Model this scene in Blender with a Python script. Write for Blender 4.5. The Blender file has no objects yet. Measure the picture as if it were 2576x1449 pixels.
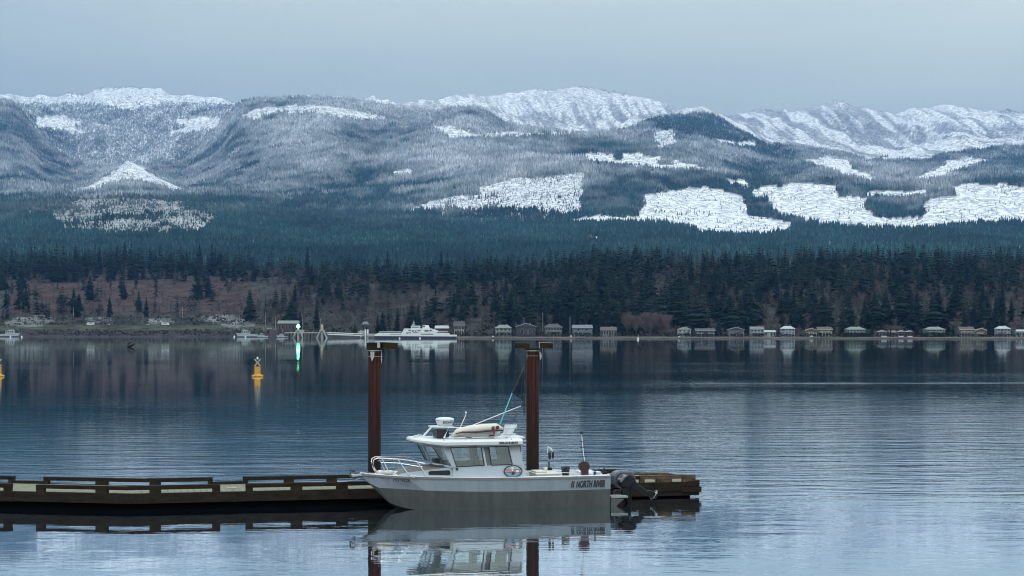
import bpy, math, random
import numpy as np
from mathutils import Vector, Matrix

random.seed(7); rng = np.random.default_rng(7)
S = bpy.context.scene
COL = S.collection
F, HOR, CH = 1700.0, 332.0, 5.17          # focal length (px at 1024 wide), horizon row, camera height
R = math.radians

# ------------------------------------------------------------------ camera
cam = bpy.data.cameras.new('camera'); camo = bpy.data.objects.new('camera', cam); COL.objects.link(camo)
camo.location = (0, 0, CH); camo.rotation_euler = (R(90), 0, 0)
cam.sensor_width = 36; cam.lens = F / 1024 * 36; cam.shift_y = (HOR - 288) / 1024
cam.clip_start = 0.5; cam.clip_end = 60000
S.camera = camo

# ------------------------------------------------------------------ world, sun, exposure
SUN_EL, SUN_AZ = 52, 200
w = bpy.data.worlds.new('World'); S.world = w; w.use_nodes = True
nt = w.node_tree; nt.nodes.clear()
def N(nt, t, **k):
    n = nt.nodes.new(t)
    for a, b in k.items(): setattr(n, a, b)
    return n
sky = N(nt, 'ShaderNodeTexSky', sky_type='NISHITA', sun_disc=False, sun_elevation=R(SUN_EL), sun_rotation=R(SUN_AZ))
skm = N(nt, 'ShaderNodeMixRGB', blend_type='MULTIPLY'); skm.inputs[0].default_value = 1; skm.inputs[2].default_value = (1, 1, 1, 1)
tc = N(nt, 'ShaderNodeTexCoord'); sx = N(nt, 'ShaderNodeSeparateXYZ')
nt.links.new(tc.outputs['Generated'], sx.inputs[0])
ramp = N(nt, 'ShaderNodeValToRGB'); e = ramp.color_ramp.elements
e[0].position = 0.0; e[0].color = (3.7, 4.45, 4.7, 1)
e[1].position = 1.0; e[1].color = (11.5, 13, 14.3, 1)
for p, c in ((0.10, (3.8, 4.7, 5.05, 1)), (0.19, (5.4, 6.55, 6.7, 1)), (0.35, (9.2, 11, 12, 1))):
    q = e.new(p); q.color = c
nt.links.new(sx.outputs['Z'], ramp.inputs[0])
mp = N(nt, 'ShaderNodeMapping'); mp.inputs['Scale'].default_value = (2.6, 2.6, 14)
nt.links.new(tc.outputs['Generated'], mp.inputs[0])
nz = N(nt, 'ShaderNodeTexNoise'); nz.inputs['Scale'].default_value = 1.6; nz.inputs['Detail'].default_value = 5; nz.inputs['Roughness'].default_value = .45
nt.links.new(mp.outputs[0], nz.inputs[0])
xs = N(nt, 'ShaderNodeMath', operation='MULTIPLY_ADD'); xs.inputs[1].default_value = 1.35; xs.inputs[2].default_value = 0.5
nt.links.new(sx.outputs['X'], xs.inputs[0])
ad = N(nt, 'ShaderNodeMath', operation='MULTIPLY_ADD'); ad.inputs[1].default_value = 1.1; ad.inputs[2].default_value = -0.5
nt.links.new(nz.outputs[0], ad.inputs[0])
sm = N(nt, 'ShaderNodeMath', operation='ADD', use_clamp=True); nt.links.new(xs.outputs[0], sm.inputs[0]); nt.links.new(ad.outputs[0], sm.inputs[1])
cl = N(nt, 'ShaderNodeMixRGB', blend_type='MULTIPLY'); cl.inputs[0].default_value = 1
cm = N(nt, 'ShaderNodeMixRGB'); cm.inputs[1].default_value = (.96, .955, .955, 1); cm.inputs[2].default_value = (1.38, 1.29, 1.16, 1)
nt.links.new(sm.outputs[0], cm.inputs[0]); nt.links.new(ramp.outputs[0], cl.inputs[1]); nt.links.new(cm.outputs[0], cl.inputs[2])
mx = N(nt, 'ShaderNodeMixRGB'); mx.inputs[0].default_value = 0.93
nt.links.new(sky.outputs[0], mx.inputs[1]); nt.links.new(cl.outputs[0], mx.inputs[2])
bg = N(nt, 'ShaderNodeBackground'); bg.inputs['Strength'].default_value = 0.1
nt.links.new(mx.outputs[0], bg.inputs[0])
wo = N(nt, 'ShaderNodeOutputWorld'); nt.links.new(bg.outputs[0], wo.inputs[0])

sl = bpy.data.lights.new('sun', 'SUN'); sl.energy = 0.9; sl.angle = R(25); sl.color = (1, .96, .9)
so = bpy.data.objects.new('sun', sl); COL.objects.link(so)
d = Vector((math.sin(R(SUN_AZ)) * math.cos(R(SUN_EL)), math.cos(R(SUN_AZ)) * math.cos(R(SUN_EL)), math.sin(R(SUN_EL))))
so.rotation_euler = (-d).to_track_quat('-Z', 'Y').to_euler()
so.location = (0, -20, 60)

S.view_settings.view_transform = 'Standard'; S.view_settings.look = 'None'
S.view_settings.exposure = 0.1; S.view_settings.gamma = 1
S.cycles.use_denoising = True; S.cycles.filter_width = 1.05; S.cycles.denoising_prefilter = 'ACCURATE'
S.cycles.max_bounces = 6; S.cycles.diffuse_bounces = 2; S.cycles.glossy_bounces = 3
S.cycles.transmission_bounces = 4; S.cycles.transparent_max_bounces = 8; S.cycles.volume_bounces = 0
S.cycles.volume_max_steps = 64
S.cycles.caustics_reflective = False; S.cycles.caustics_refractive = False

# ------------------------------------------------------------------ helpers
def mat(name, col, rough=.6, metal=0, var=.18, scale=3.0, bump=0, stretch=(1, 1, 1), col2=None, emit=0, spec=.5):
    m = bpy.data.materials.new(name); m.use_nodes = True
    t = m.node_tree; b = t.nodes['Principled BSDF']
    b.inputs['Roughness'].default_value = rough; b.inputs['Metallic'].default_value = metal
    b.inputs['Specular IOR Level'].default_value = spec
    c = N(t, 'ShaderNodeTexCoord'); p = N(t, 'ShaderNodeMapping'); p.inputs['Scale'].default_value = stretch
    t.links.new(c.outputs['Object'], p.inputs[0])
    n = N(t, 'ShaderNodeTexNoise'); n.inputs['Scale'].default_value = scale; n.inputs['Detail'].default_value = 6; n.inputs['Roughness'].default_value = .6
    t.links.new(p.outputs[0], n.inputs[0])
    r = N(t, 'ShaderNodeValToRGB'); r.color_ramp.elements[0].position = .3; r.color_ramp.elements[1].position = .7
    a = [min(1, x * (1 - var)) for x in col]; z = [min(1, x * (1 + var)) for x in (col2 or col)]
    r.color_ramp.elements[0].color = (*a, 1); r.color_ramp.elements[1].color = (*z, 1)
    t.links.new(n.outputs[0], r.inputs[0]); t.links.new(r.outputs[0], b.inputs['Base Color'])
    if bump:
        u = N(t, 'ShaderNodeBump'); u.inputs['Strength'].default_value = .6; u.inputs['Distance'].default_value = bump
        t.links.new(n.outputs[0], u.inputs['Height']); t.links.new(u.outputs[0], b.inputs['Normal'])
    if emit:
        b.inputs['Emission Color'].default_value = (*col, 1); b.inputs['Emission Strength'].default_value = emit
    return m

def link(o, parent=None):
    COL.objects.link(o)
    if parent is not None: o.parent = parent
    return o
def tag(o, label=None, cat=None, group=None, kind=None):
    if label: o['label'] = label
    if cat: o['category'] = cat
    if group: o['group'] = group
    if kind: o['kind'] = kind
    return o
def empty(name, loc, rz=0, **k):
    o = bpy.data.objects.new(name, None); o.empty_display_size = .3; link(o); o.location = loc; o.rotation_euler = (0, 0, rz)
    return tag(o, **k)

class MB:
    """collects shapes, builds ONE mesh object"""
    def __init__(s): s.v = []; s.f = []
    def add(s, vs, fs):
        k = len(s.v); s.v += [tuple(v) for v in vs]; s.f += [tuple(i + k for i in f) for f in fs]; return s
    def box(s, c, d, rot=None, taper=1):
        x, y, z = d[0] / 2, d[1] / 2, d[2] / 2
        vs = [Vector((a * x * (taper if g > 0 else 1), b * y * (taper if g > 0 else 1), g * z)) for g in (-1, 1) for b in (-1, 1) for a in (-1, 1)]
        if rot is not None: vs = [rot @ v for v in vs]
        vs = [v + Vector(c) for v in vs]
        return s.add(vs, [(0, 2, 3, 1), (4, 5, 7, 6), (0, 1, 5, 4), (2, 6, 7, 3), (0, 4, 6, 2), (1, 3, 7, 5)])
    def bar(s, a, b, wx, wz):
        """box beam from a to b"""
        a = Vector(a); b = Vector(b); dd = b - a; q = dd.to_track_quat('X', 'Z').to_matrix()
        return s.box((a + b) / 2, (dd.length, wx, wz), q)
    def tube(s, pts, r, n=8, cap=True):
        pts = [Vector(p) for p in pts]; rr = r if hasattr(r, '__len__') else [r] * len(pts)
        k = len(s.v)
        for i, p in enumerate(pts):
            t = (pts[min(i + 1, len(pts) - 1)] - pts[max(i - 1, 0)])
            t = t.normalized() if t.length > 1e-9 else Vector((0, 0, 1))
            a = t.cross(Vector((0, 0, 1)) if abs(t.z) < .95 else Vector((1, 0, 0))).normalized(); b = t.cross(a)
            for j in range(n):
                an = 2 * math.pi * j / n
                s.v.append(tuple(p + (a * math.cos(an) + b * math.sin(an)) * rr[i]))
        for i in range(len(pts) - 1):
            for j in range(n):
                s.f.append((k + i * n + j, k + i * n + (j + 1) % n, k + (i + 1) * n + (j + 1) % n, k + (i + 1) * n + j))
        if cap:
            s.f.append(tuple(k + j for j in range(n))[::-1]); s.f.append(tuple(k + (len(pts) - 1) * n + j for j in range(n)))
        return s
    def lathe(s, prof, c=(0, 0, 0), n=20, sx=1, sy=1):
        """profile of (r, z)"""
        k = len(s.v)
        for r, z in prof:
            for j in range(n):
                an = 2 * math.pi * j / n
                s.v.append((c[0] + r * math.cos(an) * sx, c[1] + r * math.sin(an) * sy, c[2] + z))
        for i in range(len(prof) - 1):
            for j in range(n):
                s.f.append((k + i * n + j, k + i * n + (j + 1) % n, k + (i + 1) * n + (j + 1) % n, k + (i + 1) * n + j))
        s.f.append(tuple(k + j for j in range(n))[::-1]); s.f.append(tuple(k + (len(prof) - 1) * n + j for j in range(n)))
        return s
    def ball(s, c, r, n=10, m=7):
        rx, ry, rz = r if hasattr(r, '__len__') else (r, r, r)
        k = len(s.v)
        for i in range(m + 1):
            ph = math.pi * (i + .001) / (m + .002)
            for j in range(n):
                th = 2 * math.pi * j / n
                s.v.append((c[0] + rx * math.sin(ph) * math.cos(th), c[1] + ry * math.sin(ph) * math.sin(th), c[2] + rz * math.cos(ph)))
        for i in range(m):
            for j in range(n): s.f.append((k + i * n + j, k + (i + 1) * n + j, k + (i + 1) * n + (j + 1) % n, k + i * n + (j + 1) % n))
        return s
    def prism(s, poly, y0, y1):
        """poly of (x,z) extruded along y from y0 to y1; y0/y1 may be lists"""
        n = len(poly)
        a = y0 if hasattr(y0, '__len__') else [y0] * n; b = y1 if hasattr(y1, '__len__') else [y1] * n
        vs = [(p[0], a[i], p[1]) for i, p in enumerate(poly)] + [(p[0], b[i], p[1]) for i, p in enumerate(poly)]
        fs = [tuple(range(n)), tuple(range(n, 2 * n))[::-1]] + [(i, i + n, (i + 1) % n + n, (i + 1) % n) for i in range(n)]
        return s.add(vs, fs)
    def build(s, name, m, parent=None, smooth=False, bevel=0, label=None):
        me = bpy.data.meshes.new(name); me.from_pydata(s.v, [], s.f)
        me.materials.append(m)
        if smooth: me.polygons.foreach_set('use_smooth', [True] * len(me.polygons))
        me.update()
        import bmesh
        bm = bmesh.new(); bm.from_mesh(me); bmesh.ops.recalc_face_normals(bm, faces=bm.faces)
        bm.to_mesh(me); bm.free()
        o = bpy.data.objects.new(name, me); link(o, parent)
        if bevel:
            b = o.modifiers.new('bevel', 'BEVEL'); b.width = bevel; b.segments = 2; b.limit_method = 'ANGLE'
        if label: o['label'] = label
        return o

def text(body, name, m, parent, loc, rot, size, shear=0, ext=.004, width=None, label=None, bold=0):
    c = bpy.data.curves.new(name, 'FONT'); c.body = body; c.size = size; c.extrude = ext; c.shear = shear; c.offset = bold
    c.align_x = 'CENTER'; c.align_y = 'CENTER'
    o = bpy.data.objects.new(name, c); link(o, parent); o.location = loc; o.rotation_euler = rot
    bpy.context.view_layer.update()
    me = bpy.data.meshes.new_from_object(o.evaluated_get(bpy.context.evaluated_depsgraph_get())); me.name = name
    bpy.data.objects.remove(o); o = bpy.data.objects.new(name, me); link(o, parent); o.location = loc; o.rotation_euler = rot
    me.materials.clear(); me.materials.append(m)
    if width:
        xs_ = [v.co.x for v in me.vertices]; o.scale.x = width / max(1e-6, max(xs_) - min(xs_))
    if label: o['label'] = label
    return o

def vnoise(x, y, seed=0):
    xi = np.floor(x).astype(np.int64); yi = np.floor(y).astype(np.int64); fx = x - xi; fy = y - yi
    fx = fx * fx * (3 - 2 * fx); fy = fy * fy * (3 - 2 * fy)
    def h(a, b):
        n = (a * 374761393 + b * 668265263 + seed * 974634777) & 0xffffffff
        n = ((n ^ (n >> 13)) * 1274126177) & 0xffffffff
        return ((n ^ (n >> 16)) & 0xffff) / 65535.0
    return (h(xi, yi) * (1 - fx) + h(xi + 1, yi) * fx) * (1 - fy) + (h(xi, yi + 1) * (1 - fx) + h(xi + 1, yi + 1) * fx) * fy
def fbm(x, y, seed=0, oct=5, ridged=False):
    t = 0; a = .5; tot = 0
    for i in range(oct):
        n = vnoise(x * 2 ** i, y * 2 ** i, seed + i)
        if ridged: n = 1 - np.abs(2 * n - 1)
        t = t + n * a; tot += a; a *= .5
    return t / tot
# ------------------------------------------------------------------ terrain: shore, bluff, foothills, mountains as one height field
K = 1024 / 2576.0
def prof(pts, u):
    p = np.array(pts, float) * K
    return np.interp(u, p[:, 0], p[:, 1])
def mirr(pts):                      # the range repeats beyond the right hand pass (u = 2254)
    return pts + [(4508 - a, b) for a, b in pts[::-1] if a < 2254 and a > 1900]
U = np.arange(-260, 1285, 1.35); NUc = len(U)
Ys = np.interp(U, [-260, 230, 290, 370, 470, 560, 1284], [1790, 1790, 1570, 1440, 1345, 1300, 1215])
L1 = prof(mirr([(-700, 300), (-200, 262), (60, 250), (100, 240), (160, 238), (215, 238), (240, 224), (300, 218), (344, 218), (404, 222), (430, 240), (484, 238), (544, 241), (585, 256), (620, 275), (940, 272), (1000, 270), (1050, 262), (1130, 245), (1180, 252), (1260, 243), (1330, 229), (1390, 224), (1480, 219), (1560, 230), (1620, 250), (1680, 265), (1720, 290), (1800, 302), (1860, 286), (1900, 277), (1960, 283), (2010, 280), (2050, 268), (2110, 258), (2160, 268), (2210, 278), (2254, 290)]) + [(3100, 300), (3300, 330)], U)
L2 = prof(mirr([(-700, 280), (-300, 250), (0, 246), (30, 252), (58, 272), (80, 306), (105, 345), (180, 400), (322, 420), (464, 400), (540, 345), (565, 310), (585, 277), (610, 256), (650, 247), (720, 243), (800, 241), (870, 246), (950, 262), (1020, 272), (1085, 275), (1140, 268), (1188, 266), (1222, 277), (1273, 305), (1324, 318), (1386, 329), (1495, 337), (1560, 325), (1598, 315), (1632, 297), (1700, 285), (1752, 280), (1788, 283), (1815, 293), (1843, 313), (1866, 325), (1897, 342), (1928, 360), (1986, 366), (2054, 372), (2123, 380), (2174, 394), (2254, 396)]) + [(3100, 350)], U)
L1 = L1 + (fbm(U / 14, U * 0, 8, 4) - .5) * 9 * np.where(U > 600, 1, .6); L2 = L2 + (fbm(U / 20, U * 0, 9, 4) - .5) * 4
L3 = prof(mirr([(-400, 430), (0, 440), (60, 440), (110, 462), (190, 474), (250, 445), (300, 422), (330, 410), (360, 422), (400, 445), (460, 474), (540, 462), (580, 440), (640, 425), (760, 395), (900, 355), (1040, 345), (1180, 345), (1320, 337), (1500, 345), (1640, 360), (1760, 385), (1850, 410), (1960, 430), (2060, 426), (2254, 432)]) + [(3100, 440)], U)
L4 = prof(mirr([(-400, 490), (0, 488), (200, 486), (330, 482), (560, 486), (700, 492), (900, 478), (1050, 470), (1200, 453), (1300, 434), (1400, 417), (1480, 413), (1650, 417), (1800, 432), (1900, 447), (2050, 449), (2254, 462)]) + [(3100, 460)], U)
L5 = prof(mirr([(-400, 520), (0, 514), (80, 502), (200, 498), (330, 495), (480, 500), (640, 518), (760, 524), (850, 538), (1000, 556), (1150, 560), (1300, 560), (1440, 558), (1550, 553), (1650, 556), (1740, 580), (1900, 585), (2050, 575), (2120, 572), (2254, 590)]) + [(3100, 580)], U)
vb = np.interp(U, [-260, 0, 128, 260, 330, 430, 560, 640, 1284], [273, 272, 273, 277, 279, 279, 274, 268, 269])   # ground at the top of the bluff
def zz(v, D): return CH + (HOR - v) / F * D
D1, D2, D3, D4, D5, D6 = 14000, 10500, 8500, 7000, 5400, 3800
Yc = Ys + 850; zc = zz(vb, Yc); one = np.ones_like(U)
nodesY = [Ys - 120, Ys - 2, Ys + 22, Ys + 60, Ys + 115, Yc, 3100 * one, D6 * one, D5 * one, D4 * one, D3 * one, D2 * one, D1 * one, 16800 * one]
LF = np.interp(U, [255, 300, 345, 385], [1, .6, .2, 0])
nodesZ = [-3 * one, -.15 * one, 1.0 + .8 * LF, 1.35 + 5.1 * LF, 1.9 + 11.1 * LF, zc, zc + 8, zz(244 * one, D6), zz(L5, D5), zz(L4, D4), zz(L3, D3), zz(L2, D2), zz(L1, D1), zz(L1, D1) - 900]
cnt = [4, 3, 4, 5, 44, 8, 14, 44, 40, 42, 52, 64, 10]
Yr, Zr, seg, RD = [], [], [], []
for k, c in enumerate(cnt):
    for i in range(c + (1 if k == len(cnt) - 1 else 0)):
        t = i / c
        if k == 4: s_ = t ** .85
        elif k in (0, 1, 2, 3, 5, 6): s_ = t
        elif k == 12: s_ = t
        else: s_ = .22 * t + .78 * t * t * (1.35 - .35 * t)
        Y = nodesY[k] * (1 - t) + nodesY[k + 1] * t
        Z = nodesZ[k] * (1 - s_) + nodesZ[k + 1] * s_
        rd = np.full(NUc, .55)
        X = (U - 512) / F * Y
        if k == 4: Z = Z + (fbm(X / 90, Y / 90, 3) - .5) * 16 * math.sin(math.pi * t)
        elif k in (7, 8, 9, 10, 11):
            amp = {7: 95, 8: 90, 9: 140, 10: 210, 11: 330}[k]; ln = {7: 500, 8: 500, 9: 600, 10: 650, 11: 700}[k]
            en = math.sin(math.pi * min(1, t)) ** .7
            rd = fbm(X / ln + .25 * fbm(X / 300, Y / 500, 5, 3), Y / ln * .45, 11 + k, 6, True); Z = Z + (rd - .55) * amp * en
            Z = Z + (fbm(X / 110, Y / 110, 31 + k, 4) - .5) * (18 if k > 9 else 8)
            if k == 11: Z = Z + (fbm(X / 150, Y / 600, 47, 4, True) - .5) * 70 * en
        Yr.append(Y); Zr.append(Z); seg.append(k); RD.append(rd)
Yr = np.array(Yr); Zr = np.array(Zr); seg = np.array(seg); RD = np.array(RD); RD = RD - RD[RD != .55].mean() + .56; NR = len(seg)
Xr = (U[None, :] - 512) / F * Yr
Vr = HOR - F * (Zr - CH) / Yr                       # projected row of each vertex
Ud = np.broadcast_to(U[None, :] / K, Yr.shape); Vd = Vr / K

def inpoly(x, y, P):
    r = np.zeros(x.shape, bool); j = len(P) - 1
    for i in range(len(P)):
        xi, yi = P[i]; xj, yj = P[j]
        c = ((yi > y) != (yj > y)) & (x < (xj - xi) * (y - yi) / (yj - yi + 1e-9) + xi)
        r ^= c; j = i
    return r
# clearings and snow fields of the slopes: outline (2576 px frame), tree density left, open-snow amount, terrain segments
CLEAR = [
 ([(125, 545), (140, 520), (200, 505), (330, 498), (450, 505), (520, 520), (560, 545), (500, 585), (330, 592), (160, 580)], .42, .45, (7,)),
 ([(20, 528), (90, 510), (200, 512), (160, 530), (60, 540)], .6, .15, (7,)), ([(450, 512), (560, 512), (640, 522), (600, 535), (500, 530)], .6, .15, (7,)),
 ([(160, 482), (210, 470), (270, 440), (300, 420), (330, 405), (360, 420), (390, 440), (450, 470), (500, 482), (440, 481), (390, 462), (330, 455), (270, 462), (220, 481)], .14, .95, (8, 9)),
 ([(88, 300), (130, 293), (205, 303), (200, 312), (120, 323), (90, 320)], .03, 1, (9, 10, 11)), ([(556, 300), (514, 293), (439, 303), (444, 312), (524, 323), (554, 320)], .03, 1, (9, 10, 11)),
 ([(120, 322), (160, 318), (225, 334), (200, 338), (150, 330)], .1, 1, (9, 10, 11)), ([(524, 322), (484, 318), (419, 334), (444, 338), (494, 330)], .1, 1, (9, 10, 11)),
 ([(205, 245), (240, 218), (300, 214), (345, 214), (410, 218), (440, 245), (400, 262), (322, 278), (250, 262)], .3, 1, (10, 11)),
 ([(55, 262), (70, 245), (110, 236), (170, 236), (200, 246), (130, 252), (80, 262)], .3, 1, (10, 11)), ([(589, 262), (574, 245), (534, 236), (474, 236), (444, 246), (514, 252), (564, 262)], .3, 1, (10, 11)),
 ([(1205, 472), (1290, 452), (1380, 441), (1468, 438), (1468, 480), (1458, 534), (1330, 531), (1240, 525), (1120, 532), (1035, 528), (1080, 510), (1150, 495), (1205, 490)], .32, .9, (7, 8)),
 ([(1040, 536), (1250, 538), (1420, 542), (1430, 556), (1250, 562), (1100, 552)], .7, .35, (7,)),
 ([(1475, 387), (1600, 387), (1660, 395), (1720, 408), (1785, 428), (1700, 424), (1600, 417), (1520, 412), (1478, 405)], .02, 1, (8, 9)),
 ([(1622, 490), (1700, 478), (1770, 470), (1830, 485), (1870, 500), (1880, 540), (1990, 560), (1985, 584), (1900, 587), (1760, 585), (1740, 572), (1640, 557), (1430, 557), (1500, 544), (1600, 545), (1622, 520)], .05, 1, (7, 8)),
 ([(1895, 475), (2000, 462), (2100, 465), (2130, 490), (2175, 500), (2205, 548), (2303, 548), (2335, 500), (2378, 490), (2408, 465), (2508, 462), (2640, 480), (2640, 560), (2520, 560), (2450, 565), (2358, 572), (2150, 572), (2060, 562), (1990, 552), (1930, 525), (1900, 500)], .05, 1, (7, 8)),
 ([(2180, 480), (2328, 480), (2330, 494), (2178, 494)], .05, 1, (7, 8)),
 ([(2020, 403), (2080, 394), (2130, 404), (2140, 425), (2210, 450), (2195, 455), (2120, 438), (2060, 418)], .02, 1, (8, 9)),
 ([(2488, 403), (2428, 394), (2378, 404), (2368, 425), (2298, 450), (2313, 455), (2388, 438), (2448, 418)], .02, 1, (8, 9)),
 ([(2165, 395), (2343, 395), (2340, 402), (2168, 402)], .05, 1, (9, 10)),
 ([(600, 292), (690, 266), (820, 266), (960, 290), (970, 302), (850, 292), (700, 280), (640, 300)], .3, .9, (9, 10)),
 ([(835, 295), (880, 286), (945, 290), (940, 300)], .1, 1, (9, 10)),
 ([(1085, 318), (1130, 318), (1190, 338), (1290, 335), (1440, 333), (1440, 338), (1200, 347), (1130, 345)], .12, 1, (9, 10)),
 ([(985, 432), (1040, 424), (1035, 440), (990, 442)], .15, 1, (8, 9)),
 ([(1640, 335), (1690, 325), (1700, 360), (1660, 375)], .3, .9, (9, 10)), ([(1800, 350), (1900, 356), (1890, 366), (1810, 362)], .2, 1, (9, 10)),
 ([(1370, 322), (1380, 300), (1425, 300), (1410, 325), (1390, 332)], .03, 1, (10, 11)),
 ([(1820, 452), (1870, 452), (1890, 470), (1840, 462)], .15, 1, (7, 8)),
 ([(1465, 595), (1510, 595), (1500, 603), (1470, 601)], .2, .9, (7,)),
]
REGROW = [([(1540, 392), (1570, 390), (1572, 404), (1548, 404)],), ([(1655, 405), (1690, 402), (1700, 414), (1660, 416)],), ([(1950, 540), (2010, 546), (2060, 556), (2000, 556)],),  # dense stands kept inside the clearings
 ([(2178, 496), (2328, 496), (2325, 535), (2300, 546), (2205, 546), (2180, 530)],), ([(1868, 500), (1930, 498), (1940, 525), (1890, 530)],),
 ([(2105, 472), (2145, 466), (2150, 495), (2105, 495)],), ([(2403, 472), (2363, 466), (2358, 495), (2403, 495)],),
 ([(2130, 402), (2200, 400), (2310, 400), (2378, 402), (2320, 430), (2290, 452), (2215, 452), (2190, 430)],),
]
sg = seg[:, None] * np.ones((1, NUc), int)
wx_ = (fbm(Xr / 60, Yr / 60, 77, 3) - .5); wz_ = (fbm(Xr / 60, Yr / 60, 78, 3) - .5)
wx2 = fbm(Xr / 220, Yr / 220, 79, 3) - .5; uu, vv = Ud + wx_ * 20 + wx2 * 16, Vd + wz_ * 12 + wx2 * 7
dens = np.ones(Yr.shape); snow = np.zeros(Yr.shape)
snow = np.where(sg >= 8, .35, 0) + np.where(sg >= 10, .25, 0) + np.where(sg == 11, .25, 0)
snow = snow * np.clip((600 - Vd) / 100, 0, 1)
peak = (sg == 11)
st = fbm(Xr / 120, Zr / 330, 91, 5)
pd = np.clip((st - .40) * 5 + (.56 - RD) * 3.2, 0, 1)
right = 1 / (1 + np.exp(-(Ud - 1800) / 30))
pd = np.where((Ud < 640), np.clip(pd + .85, 0, 1), pd)
pd = pd * (1 - .5 * right) * np.where(Vd < 262, .5, 1)
dens = np.where(peak, np.clip(pd, .04, 1), dens)
snow = np.where(peak, 1, snow)
hi = 1 / (1 + np.exp(-(Ud - 900) / 30)); dens = np.where(peak, dens * (1 - .6 * hi), dens)
for P, dn, sn, segs in CLEAR:
    m = inpoly(uu, vv, P) & (sg >= 7) & (sg <= 11)
    dens[m] = np.clip(dn + (fbm(Xr / 60, Yr / 60, 88, 4)[m] - .5) * (.9 if dn > .06 else .8) - (.03 if dn <= .06 else 0), .012, 1); snow[m] = sn
for (P,) in REGROW:
    m = inpoly(uu, vv, P) & (sg < 11); dens[m] = 1; snow[m] = .3
# snow dusting carried by the trees, plus painted relief: ridges lighter, gullies darker
dust_relief = np.interp(Vd, [230, 300, 400, 470, 520, 570], [.5, .36, .24, .12, .03, 0])
def blob(x, y, rx, ry, a): return a * np.exp(-((Ud - x) / rx) ** 2 - ((Vd - y) / ry) ** 2)
dust_relief = dust_relief + blob(322, 400, 210, 90, .22) + blob(1050, 410, 260, 50, .16) + blob(1350, 390, 160, 30, .1) - blob(0, 330, 90, 60, .25) - blob(620, 400, 70, 60, .15) \
    - blob(1560, 480, 90, 50, .22) - blob(740, 262, 150, 22, .28) - blob(1740, 330, 120, 45, .24) - blob(1950, 400, 90, 28, .3) - blob(860, 500, 200, 30, .12) + blob(2254, 425, 70, 30, .25)
dust_relief = np.clip(dust_relief + (fbm(Xr / 260, Yr / 260, 51, 4) - .5) * .5 + (RD - .56) * .85 + (fbm(Xr / 75, Yr / 75 + Zr / 60, 53, 3) - .5) * .75, 0, .9) * np.clip((585 - Vd) / 60, 0, 1)
dust_relief = dust_relief * np.where(sg == 7, .25, 1) * np.where((sg == 11) & (Ud < 640), .72, 1)
fo = dens > .8; snow = np.where(fo, snow * np.clip(dust_relief * 1.7 + .15, 0, 1), snow)
# colour of the bare ground
G = np.zeros(Yr.shape + (3,)); snowc = np.array([.86, .9, .92]); floor = np.array([.055, .06, .045]); olive = np.array([.11, .12, .085])
G[:] = floor
near = sg <= 6
hill = np.array([.066, .042, .035]); gravel = np.array([.2, .22, .2]); beach = np.array([.13, .115, .1]); grass = np.array([.07, .075, .045]); wetb = np.array([.05, .05, .045])
G[near] = np.array([.05, .048, .04])
dS = Yr - Ys[None, :]
G[near & (dS < 8)] = wetb
G[near & (dS >= 8) & (dS < 62)] = beach
lf = Ud < 960
G[near & lf & (dS >= 8) & (dS < 62)] = np.array([.048, .042, .04])
G[near & lf & (dS >= 62) & (dS < 108)] = grass
G[near & (~lf) & (dS >= 62) & (dS < 115)] = np.array([.075, .075, .05])
G[near & inpoly(Ud, Vd, [(2080, 838), (2150, 838), (2160, 852), (2060, 852)]) & (dS < 115)] = grass
cleared = near & (dS > 115) & ((inpoly(uu, vv, [(60, 700), (322, 690), (322, 790), (40, 790), (20, 760)])) | (inpoly(uu, vv, [(322, 700), (600, 690), (660, 740), (640, 790), (322, 790)])))
G[cleared] = hill
road = near & (inpoly(uu, vv, [(40, 798), (110, 790), (150, 800), (100, 820), (40, 822), (0, 815)]) | inpoly(uu, vv, [(500, 800), (560, 792), (630, 800), (640, 822), (580, 822), (520, 808)]) | inpoly(uu, vv, [(215, 800), (280, 800), (282, 812), (212, 812)]) | inpoly(uu, vv, [(370, 800), (430, 800), (432, 812), (368, 812)]))
G[road] = gravel
far = ~near
G[far] = floor * (1 - snow[far][:, None]) + snowc * snow[far][:, None]
rs = fbm(Xr / 75 + Zr / 300, Zr / 420, 95, 5, True); rk_ = np.clip((rs - .62) * 9 + (.56 - RD) * 2.5, 0, 1) * (sg == 11) * (.25 + .6 * np.clip((Vd - 235) / 60, 0, 1)) * hi
G = G * (1 - rk_[..., None]) + np.array([.27, .29, .33]) * rk_[..., None]
opn = (sg == 7) & (dens > .3) & (dens < .95)
G[opn] = olive * .4 + G[opn] * .6
G *= (.86 + .28 * fbm(Xr / 40, Yr / 40, 5, 4))[..., None]

def grid_mesh(name, X, Y, Z, colr, snowa):
    nr, nc = X.shape
    me = bpy.data.meshes.new(name); me.vertices.add(nr * nc)
    me.vertices.foreach_set('co', np.stack([X, Y, Z], -1).ravel())
    i = (np.arange(nr - 1)[:, None] * nc + np.arange(nc - 1)[None, :]).ravel()
    q = np.stack([i, i + 1, i + nc + 1, i + nc], 1).astype(np.int32)
    me.loops.add(len(q) * 4); me.loops.foreach_set('vertex_index', q.ravel())
    me.polygons.add(len(q)); me.polygons.foreach_set('loop_start', np.arange(0, len(q) * 4, 4, dtype=np.int32))
    me.polygons.foreach_set('use_smooth', np.ones(len(q), bool))
    a = me.color_attributes.new('ground', 'FLOAT_COLOR', 'POINT')
    a.data.foreach_set('color', np.concatenate([colr, snowa[..., None]], -1).ravel())
    me.update(calc_edges=True); me.validate()
    return me
mt = bpy.data.materials.new('terrain'); mt.use_nodes = True; t = mt.node_tree; b = t.nodes['Principled BSDF']; b.inputs['Roughness'].default_value = .9; b.inputs['Specular IOR Level'].default_value = .1
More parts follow.
